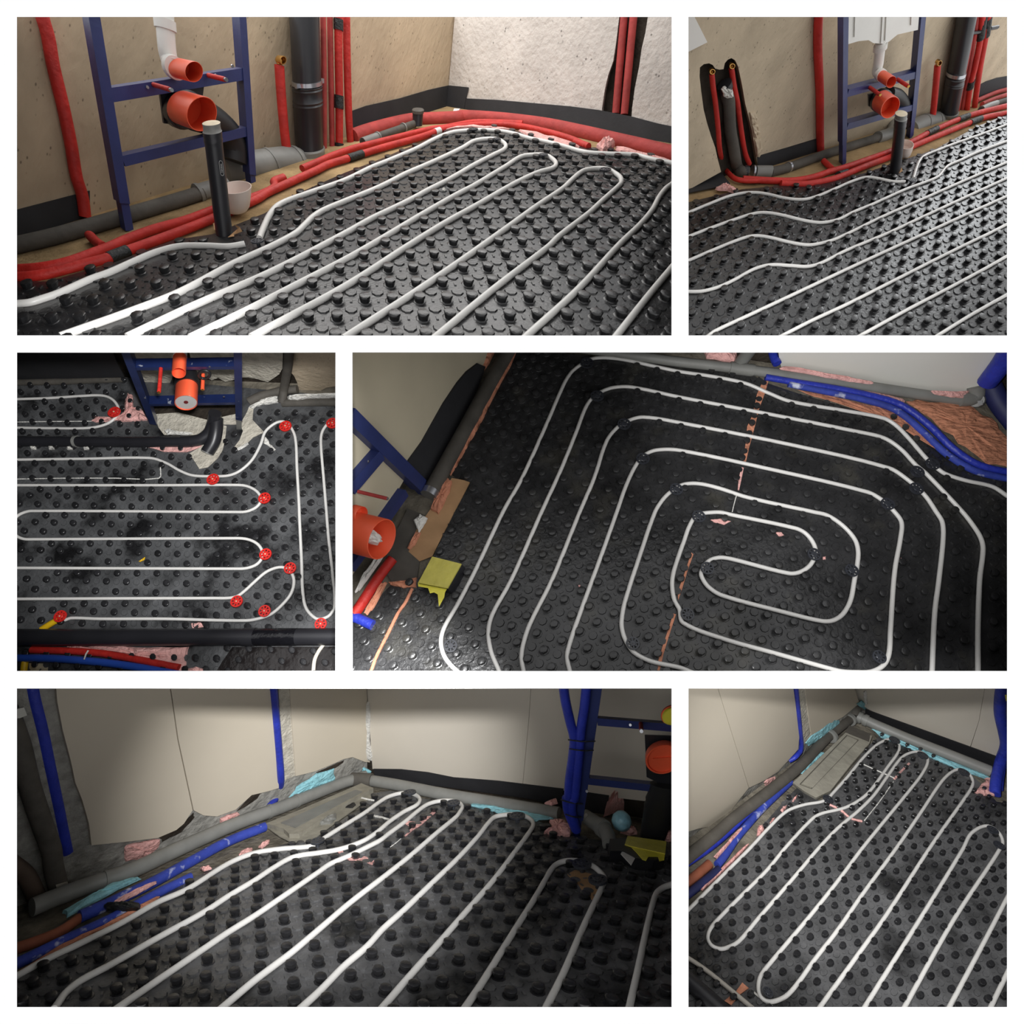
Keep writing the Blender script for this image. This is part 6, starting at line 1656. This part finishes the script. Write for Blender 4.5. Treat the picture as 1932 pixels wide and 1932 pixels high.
    piece('fat black ribbed drain sleeve below the crossbar', 'drain_sleeve', 'drain', rl(b, R.U, R.A, R.B, [(0, rs * 0.8), (tv(b, R.U, 1552), rs * 0.92), (tv(b, R.U, 1528), rs), (tv(b, R.U, 1520), rs * 1.05), (tv(b, R.U, 1513), rs), (tv(b, R.U, 1508), rs * 1.06), (tv(b, R.U, 1500), rs), (tv(b, R.U, 1480), rs)], 28), blk_rib, True)
    g = thing('drain_elbow', 'grey drain elbow with a sticker beside the navy upright', 'pipe', R.fl(1130, 1580, 0))
    el = [R.fl(*q, z) for q, z in zip(k5((370, 355), (440, 400), (520, 455), (560, 520), (575, 590)), (0.6, 0.6, 0.6, 0.5, 0.3))]
    M('pipe', tube(catmull(el, 5), rpx(el[1], 13), 18), gry_p, g, True)
    M('joint', tube([R.fl(*q, 0.6) for q in k5((500, 440), (530, 462))], rpx(el[1], 16), 18), gry_p, g, True)
    M('sticker', slab([R.fl(*q, 1.1) for q in k5((345, 360), (375, 330), (392, 345), (362, 385))], R.U * 0.05), pm('pale_sticker', srgb(190, 190, 190), rough=0.6), g)
    # foam and bag
    mound(R, 'pink foam block under the lower crossbar', k5((520, 360), (545, 270), (565, 200), (650, 160), (790, 160), (785, 300), (640, 320), (570, 340)), pinkfoam, 1.6, 0.0)
    mound(R, 'pink foam bead below the blue film ball', k5((655, 495), (700, 460), (770, 455), (805, 505), (740, 515)), pinkfoam, 0.4, 0.0)
    mound(R, 'pink foam lump at the foot of the tied tubes', k5((75, 405), (130, 390), (205, 398), (250, 450), (245, 525), (160, 520), (60, 500), (20, 500), (120, 470)), pinkfoam, 0.4, 0.0)
    mound(R, 'pink foam bead right of the black sleeve', k5((990, 540), (1050, 505), (1150, 500), (1150, 560), (1060, 570)), pinkfoam, 0.5, 0.0)
    mound(R, 'pink foam streak on the cream wall band', k5((30, 250), (100, 220), (130, 212), (145, 250), (90, 265)), pinkfoam, 0.2, 1.2)
    c = R.fl(*k5((672, 390))[0], 0.9)
    r_ = rpx(c, 19)
    vs, fs = lathe(c - V((0, 0, r_ * 0.9)), V((0, 0, 1)), [(0, r_ * 0.3), (r_ * 0.3, r_ * 0.8), (r_ * 0.8, r_), (r_ * 1.3, r_ * 0.88), (r_ * 1.65, r_ * 0.55), (r_ * 1.8, r_ * 0.1)], 18)
    piece('pale blue plastic film ball under the frame', 'film_ball', 'film', (vs, fs), pm('pale_blue_film', srgb(140, 190, 205), rough=0.3, bump=0.5, bscale=26, var=0.2, vscale=20), True)
    mound(R, 'pale blue foam edge below the grey pipe of the cream wall', c14((690, 690), (800, 685), (950, 722), (1200, 755), (1240, 775), (1120, 785), (940, 745), (780, 705)), tealfoam, 0.2, 0.0)
    # taped box
    bx = thing('taped_box', 'black outlet box with yellow tape over its top and a white barcode sticker', 'box', R.fl(1200, 1630, 0))
    top = [R.fl(*q, 1.0) for q in k5((722, 515), (1045, 560), (1035, 662), (755, 600), (700, 582))]
    M('lid', slab(top, -R.U * 0.1), yell2, bx)
    M('body', slab([R.fl(*q, 0.9) for q in k5((575, 540), (720, 530), (1040, 600), (1030, 700), (940, 720), (800, 700), (690, 640), (580, 640))], -R.U * 0.85), blk_p, bx)
    M('flap', slab([R.fl(*q, 0.92) for q in k5((730, 588), (1035, 655), (1025, 720), (985, 728), (975, 690), (895, 690), (875, 725), (845, 715), (800, 660))], R.U * 0.03), yell, bx)
    st = M('sticker', slab([R.fl(*q, 0.8) for q in k5((665, 668), (698, 602), (792, 690), (752, 762))], R.U * 0.03), pm('white_sticker', srgb(215, 213, 208), rough=0.6), bx)
    for k in range(5):
        a = 0.25 + k * 0.11
        lo = [(706 + 46 * a, 622 + 44 * a), (700 + 46 * a + 22, 640 + 44 * a + 10)]
        M('barcode_line', tube([R.fl(*q, 0.84) for q in k5((720 + k * 9, 650 + k * 8), (735 + k * 9, 632 + k * 8))], rpx(R.fl(1190, 1600), 0.5), 4), blk_p, st)
    # seams
    z6 = fr(600, 1480, 6.44)
    patch(R, 'foam_seam', 'jagged pink foam streak between the first and second hairpins', 'seam', z6((1040, 470), (1100, 450), (1220, 462), (1290, 440), (1310, 400), (1420, 310), (1430, 345), (1340, 420), (1250, 500), (1150, 560), (1060, 640), (1050, 630), (1140, 530), (1090, 500)), pinkfoam, 0.05, 0.02)
    patch(R, 'foam_seam', 'white seam line across the first hairpin', 'seam', z6((580, 345), (600, 342), (680, 375), (800, 400), (890, 430), (880, 440), (780, 415), (660, 390)), plast_w, 0.05, 0.02)
    patch(R, 'foam_seam', 'pink and white foam crumbs under the crossing pipes', 'seam', z6((225, 810), (290, 800), (330, 860), (400, 900), (520, 905), (560, 880), (600, 890), (640, 960), (690, 920), (660, 980), (600, 960), (520, 930), (380, 925), (290, 880)), pinkfoam, 0.06, 0.02)
    seam(R, 'thin pale seam line running to the foam streak', z6((880, 760), (960, 700), (1005, 660)), 0.8, plast_w)
    seam(R, 'thin white strip in front of the channel end', z6((500, 155), (590, 178), (680, 195)), 1.6, plast_w, 0.12)
    for pts, lab in ((k3((325, 585), (350, 560), (400, 548), (395, 570), (345, 592)), 'pink foam scrap left of the channel corner'), (k3((430, 545), (450, 525), (490, 505), (485, 525), (450, 550)), 'pink foam scrap by the channel corner'), (k3((130, 655), (180, 640), (190, 655), (150, 668)), 'pink foam scrap beside the outer pipe')):
        mound(R, lab, pts, pinkfoam, 0.2, 0.05)
    for (u, v, r_, lab) in ((599, 1588, 13, 'black clip where the first pipe passes the channel corner'), (773, 1496, 12, 'black clip on the first hairpin bend near the wall'), (855, 1516, 13, 'black clip on the second hairpin bend'),
                            (976, 1541, 15, 'black clip on the third hairpin bend below the dark band'), (1098, 1632, 18, 'black clip on the fourth hairpin bend, nearer the pipe leg'), (1128, 1662, 18, 'black clip on the fourth hairpin bend, lower one')):
        clip(R, u, v, r_, lab, blkclip, blkclip, 0.42, 'black pipe clips on the worn mat')
    patch(R, 'floor_patch', 'tan soil showing under the lower clip', 'concrete', [(1070, 1650), (1085, 1642), (1118, 1650), (1135, 1672), (1120, 1700), (1105, 1690), (1090, 1668)], card, 0.03, 0.0)
room5()


# ------------------------------------------------------------------ room 6: the same corner from further back
m1_, m2_ = fr(1298, 1440, 3.9), fr(1560, 1298, 3.193)

def room6():
    R, WL, WR = R6, W6L, W6R
    def wm(pl, label, poly, mat, h=0.3, off=0.0, name='foam_lump', cat='foam'):
        return piece(label, name, cat, dome(pl.poly(poly, off), pl.m * h), mat)
    wall_poly('wall_base_8', WL, [(1285, 1600), (1285, 1285), (1608, 1285), (1623, 1350)], greyc, 0.4, -0.12)
    wall_poly('wall_base_9', WR, [(1615, 1352), (1600, 1285), (1914, 1285), (1914, 1470)], greyc, 0.4, -0.15)
    wall_poly('wall_left_8', WL, c17((-45, -45), (165, -45), (240, 200), (366, 604), (250, 752), (150, 832), (60, 850), (-45, 880)), plaster5, 0.3, 0.2)
    wall_poly('wall_left_9', WL, c17((168, -45), (630, -45), (650, 100), (672, 300), (664, 372), (545, 505), (460, 560), (370, 602), (243, 200)), plaster5, 0.3, 0.2)
    wall_poly('wall_left_10', WL, c17((702, -45), (990, -45), (1035, 92), (940, 172), (880, 205), (745, 285), (725, 150)), plaster5, 0.3, 0.2)
    wall_poly('wall_plaster_8', WL, c17((664, -45), (708, -45), (730, 150), (748, 280), (700, 340), (690, 200)), pale_c, 0.25, 0.1)
    wall_poly('wall_right_8', WR, c17((985, -45), (1798, -45), (1755, 200), (1698, 372), (1400, 268), (1095, 132), (1038, 95)), plaster5b, 0.3, 0.2)
    wall_poly('wall_right_9', WR, c17((1800, -45), (1975, -45), (1975, 480), (1850, 425), (1702, 372), (1757, 200)), plaster5b, 0.3, 0.2)
    wm(WR, 'white plaster ridge in the far corner', c17((1062, 20), (1078, 15), (1085, 95), (1070, 100)), plast_w, 0.25, 0.2, 'plaster_ridge', 'plaster')
    piece('long black foam edge band along the cream wall behind the pale pipe', 'edge_band', 'edge strip', slab(WR.poly(m2_((232, 128), (290, 150), (520, 232), (1018, 412), (1010, 480), (935, 458), (600, 330), (228, 182)), 0.36), -WR.m * 0.14), foamband)
    # pipes
    g = thing('wall_pipe', 'grey pipe with tee running along both walls of the far corner', 'pipe', R.fl(1620, 1350, -0.3))
    a = [R.fl(*q, 0.4) for q in m1_((-60, 735), (200, 530), (330, 415), (640, 175), (830, 15))] + [R.fl(*q, 0.4) for q in m2_((0, 300), (150, 180))]
    M('left_run', tube(catmull(a, 4), rpx(a[3], 9.5), 16), gry_d, g, True)
    b = [R.fl(*q, 0.4) for q in m2_((185, 172), (300, 225), (500, 310), (750, 408), (985, 502))]
    M('right_run', tube(catmull(b, 4), rpx(b[1], 9.5), 16), gry_p, g, True)
    for q in m2_((25, 290), (140, 190), (200, 180), (235, 196)):
        c = R.fl(*q, 0.4)
        d = (a[-1] - a[-2]).normalized() if q[0] < 1608 else (b[1] - b[0]).normalized()
        M('joint', tube([c - d * 0.25 * R.u, c + d * 0.25 * R.u], rpx(b[1], 11.5), 16), gry_p, g, True)
    M('tee', tube([R.fl(*m2_((168, 172))[0], 0.4), R.fl(*m2_((170, 120))[0], 0.9)], rpx(b[1], 10), 16), gry_d, g, True)
    # channel
    ch = thing('drain_channel', 'long cement drain channel with an inset cover in the far corner', 'channel', R.fl(1560, 1440, 0))
    top = [R.fl(*q, 0.35) for q in c17((632, 572), (800, 415), (990, 232), (1112, 290), (1095, 335), (990, 455), (860, 620), (772, 662), (700, 622))]
    M('bed', slab(top, -R.U * 0.4), cement, ch)
    M('cover', slab([R.fl(*q, 0.42) for q in c17((688, 580), (962, 295), (1022, 318), (752, 602))], -R.U * 0.06), cement, ch)
    dark = pm('dark_joint', srgb(84, 80, 72), rough=0.9)  # dark grey joints round the inset cover
    for p, q in (((676, 582), (960, 286)), ((745, 608), (1028, 314)), ((676, 582), (745, 608)), ((960, 286), (1028, 314))):
        M('joint_line', tube([R.fl(*c17(p)[0], 0.37), R.fl(*c17(q)[0], 0.37)], rpx(top[0], 0.8), 5), dark, ch)
    M('end_block', slab([R.fl(*q, 0.5) for q in m2_((135, 225), (262, 275), (255, 320), (110, 262))], -R.U * 0.2), gry_d, ch)
    # blue tubes
    p = [WL.at(*q, 0.15) for q in c17((645, -45), (660, 100), (675, 250), (682, 370))] + [R.fl(*q, z) for q, z in zip(c17((650, 415), (610, 440)), (0.9, 0.5))]
    sleeve('blue tube in the chase of the far beige wall', p, rpx(p[1], 4.6), blue_i)
    floor_tube_in(R, 'blue floor tube nearer the wall, left of the channel', m1_((745, 105), (600, 225), (440, 370), (300, 505), (160, 620), (-60, 770)), 5.8, blue_i, 0.15, 2)
    floor_tube_in(R, 'plaster-stained blue floor tube nearer the white pipe', m1_((755, 135), (560, 320), (450, 440), (350, 560), (270, 680), (215, 750)), 6.2, blue_dirty, 0.1, 2)
    floor_tube_in(R, 'rusty brown tube end in the lower left beside the blue ones', m1_((160, 740), (80, 810), (-60, 920)), 8, MATS['rusty_tube'], 0.05, 1)
    floor_tube_in(R, 'dark blue tube end in the lower left next to the white pipe', m1_((230, 780), (120, 870), (-60, 1010)), 7, MATS['navy_insulation'], 0.05, 1)
    rt = [WR.at(*q, 0.6) for q in m2_((1068, -60), (1048, 60), (1045, 160), (1070, 280), (1078, 350))] + [R.fl(*q, z) for q, z in zip(m2_((1045, 450), (1020, 560), (1012, 640)), (1.2, 0.7, 0.2))]
    sleeve('thick blue tube bundle at the right end of the cream wall', rt, rpx(rt[1], 9.5), blue_i)
    sleeve('second blue tube hugging the right picture edge', [x + R.A * 1.2 for x in rt], rpx(rt[1], 8), blue_i)
    wm(WR, 'yellow tape scrap on the blue bundle at the edge', m2_((1075, 40), (1110, 35), (1110, 75), (1080, 78)), yell, 0.2, 1.0, 'tape_scrap', 'tape')
    # foam
    wm(WL, 'pale blue foam patch by the chase foot of the far wall', c17((708, 330), (735, 295), (830, 212), (905, 178), (918, 205), (850, 270), (770, 325), (730, 345)), tealfoam, 0.3, 0.0)
    mound(R, 'pale blue foam strip between the pipe and the channel', c17((655, 500), (720, 450), (800, 380), (825, 395), (745, 470), (690, 520)), tealfoam, 0.2, 0.1)
    wm(WL, 'pale blue foam tuft in the far corner above the tee', m2_((178, 95), (208, 75), (255, 108), (232, 140)), tealfoam, 0.4, 0.3)
    mound(R, 'pale blue foam edge below the pale pipe of the cream wall', m2_((255, 240), (340, 275), (470, 335), (620, 392), (830, 480), (985, 535), (975, 555), (800, 500), (620, 420), (460, 350), (330, 300)), tealfoam, 0.2, 0.0)
    wm(WL, 'pink foam tuft above the wall pipe, mid wall', m1_((555, 140), (580, 118), (640, 95), (655, 110), (610, 150), (570, 170)), pinkfoam, 0.3, 0.2)
    wm(WL, 'pink foam fringe under the lower left board', m1_((180, 470), (210, 430), (290, 385), (318, 370), (310, 410), (250, 445), (200, 475)), pinkfoam, 0.3, 0.2)
    mound(R, 'pink foam strip between the two blue floor tubes', m1_((190, 690), (260, 620), (360, 500), (400, 470), (405, 485), (300, 610), (215, 705)), pinkfoam, 0.2, 0.25)
    mound(R, 'pink foam lump beside the stained blue tube', m1_((510, 500), (520, 465), (550, 455), (560, 490), (530, 530), (505, 540)), pinkfoam, 0.3, 0.0)
    mound(R, 'pink foam edge along the outer white pipe at the left', m1_((80, 930), (180, 840), (330, 700), (440, 590), (445, 605), (340, 720), (190, 865), (100, 945)), pinkfoam, 0.2, 0.0)
    mound(R, 'pink foam patch under the blue bundle', m2_((885, 632), (960, 560), (945, 545), (1000, 545), (1018, 600), (1010, 655), (950, 648)), pinkfoam, 0.3, 0.0)
    mound(R, 'pale blue foam strip in the lower left under the wall pipe', m1_((-60, 760), (60, 670), (200, 560), (240, 545), (180, 600), (60, 700), (-60, 790)), tealfoam, 0.2, 0.3)
    for pts, lab in ((m1_((680, 350), (700, 320), (730, 310), (720, 335), (695, 365)), 'pink foam scrap left of the first bend'), (m1_((765, 280), (785, 250), (805, 235), (800, 255), (775, 290)), 'pink foam scrap below the channel corner'), (m1_((600, 445), (620, 410), (640, 400), (632, 420), (610, 450)), 'pink foam scrap along the outer pipe')):
        mound(R, lab, pts, pinkfoam, 0.15, 0.02)
    # seams
    seam(R, 'white seam line across the long folded pipe', c17((1040, 452), (1100, 480), (1180, 515), (1250, 545)), 1.2, plast_w)
    seam(R, 'pink foam seam rising to the second bend', c17((1245, 550), (1290, 500), (1335, 455)), 1.8, pinkfoam)
    seam(R, 'thin pale seam line down the middle of the mat', c17((1240, 565), (1160, 680), (1065, 800)), 0.8, plast_w)
    seam(R, 'pink foam seam below the channel corner clip', c17((855, 705), (920, 735), (980, 785), (1050, 805)), 2.2, pinkfoam)
    # near left corner
    sleeve('dull white pipe crossing the near left corner', [R.fl(*q, 0.2) for q in c18((-60, 625), (100, 730), (250, 850), (400, 975))], rpx(R.fl(*c18((100, 730))[0]), 4), MATS['grey_white_pipe'], 'heating_pipe', 'pipe')
    bb = [R.fl(*q, 0.3) for q in c18((-70, 740), (60, 850), (240, 1010))]
    sleeve('thick black pipe in the near left corner', bb, rpx(bb[1], 15), blk_p, 'thick_pipe', 'pipe')
    patch(R, 'foam_scrap', 'salmon foam offcut beside the black corner pipe', 'foam', c18((330, 815), (368, 848), (310, 890), (262, 950), (222, 925), (290, 870)), pinkdark, 0.15, 0.0)
    mound(R, 'white plaster streak at the lowest bend', c18((370, 852), (400, 865), (470, 920), (520, 955), (480, 945), (420, 900)), plast_w, 0.08, 0.02, 'plaster_smear', 'plaster')
    for q, lab in ((c17((845, 672))[0], 'black clip beside the channel corner, far view'), (c17((1246, 316))[0], 'black clip on the first far bend'), (c17((1416, 408))[0], 'black clip on the second far bend'), (c17((1664, 510))[0], 'black clip on the third far bend'),
                   (c17((1838, 858))[0], 'black clip on the short hairpin, upper one'), (c18((1878, -15))[0], 'black clip on the short hairpin, lower one'), (c18((482, 872))[0], 'black clip inside the lowest bend')):
        clip(R, *q, 8.8, lab, blkclip, blkclip, 0.42, 'black pipe clips on the long mat')
room6()
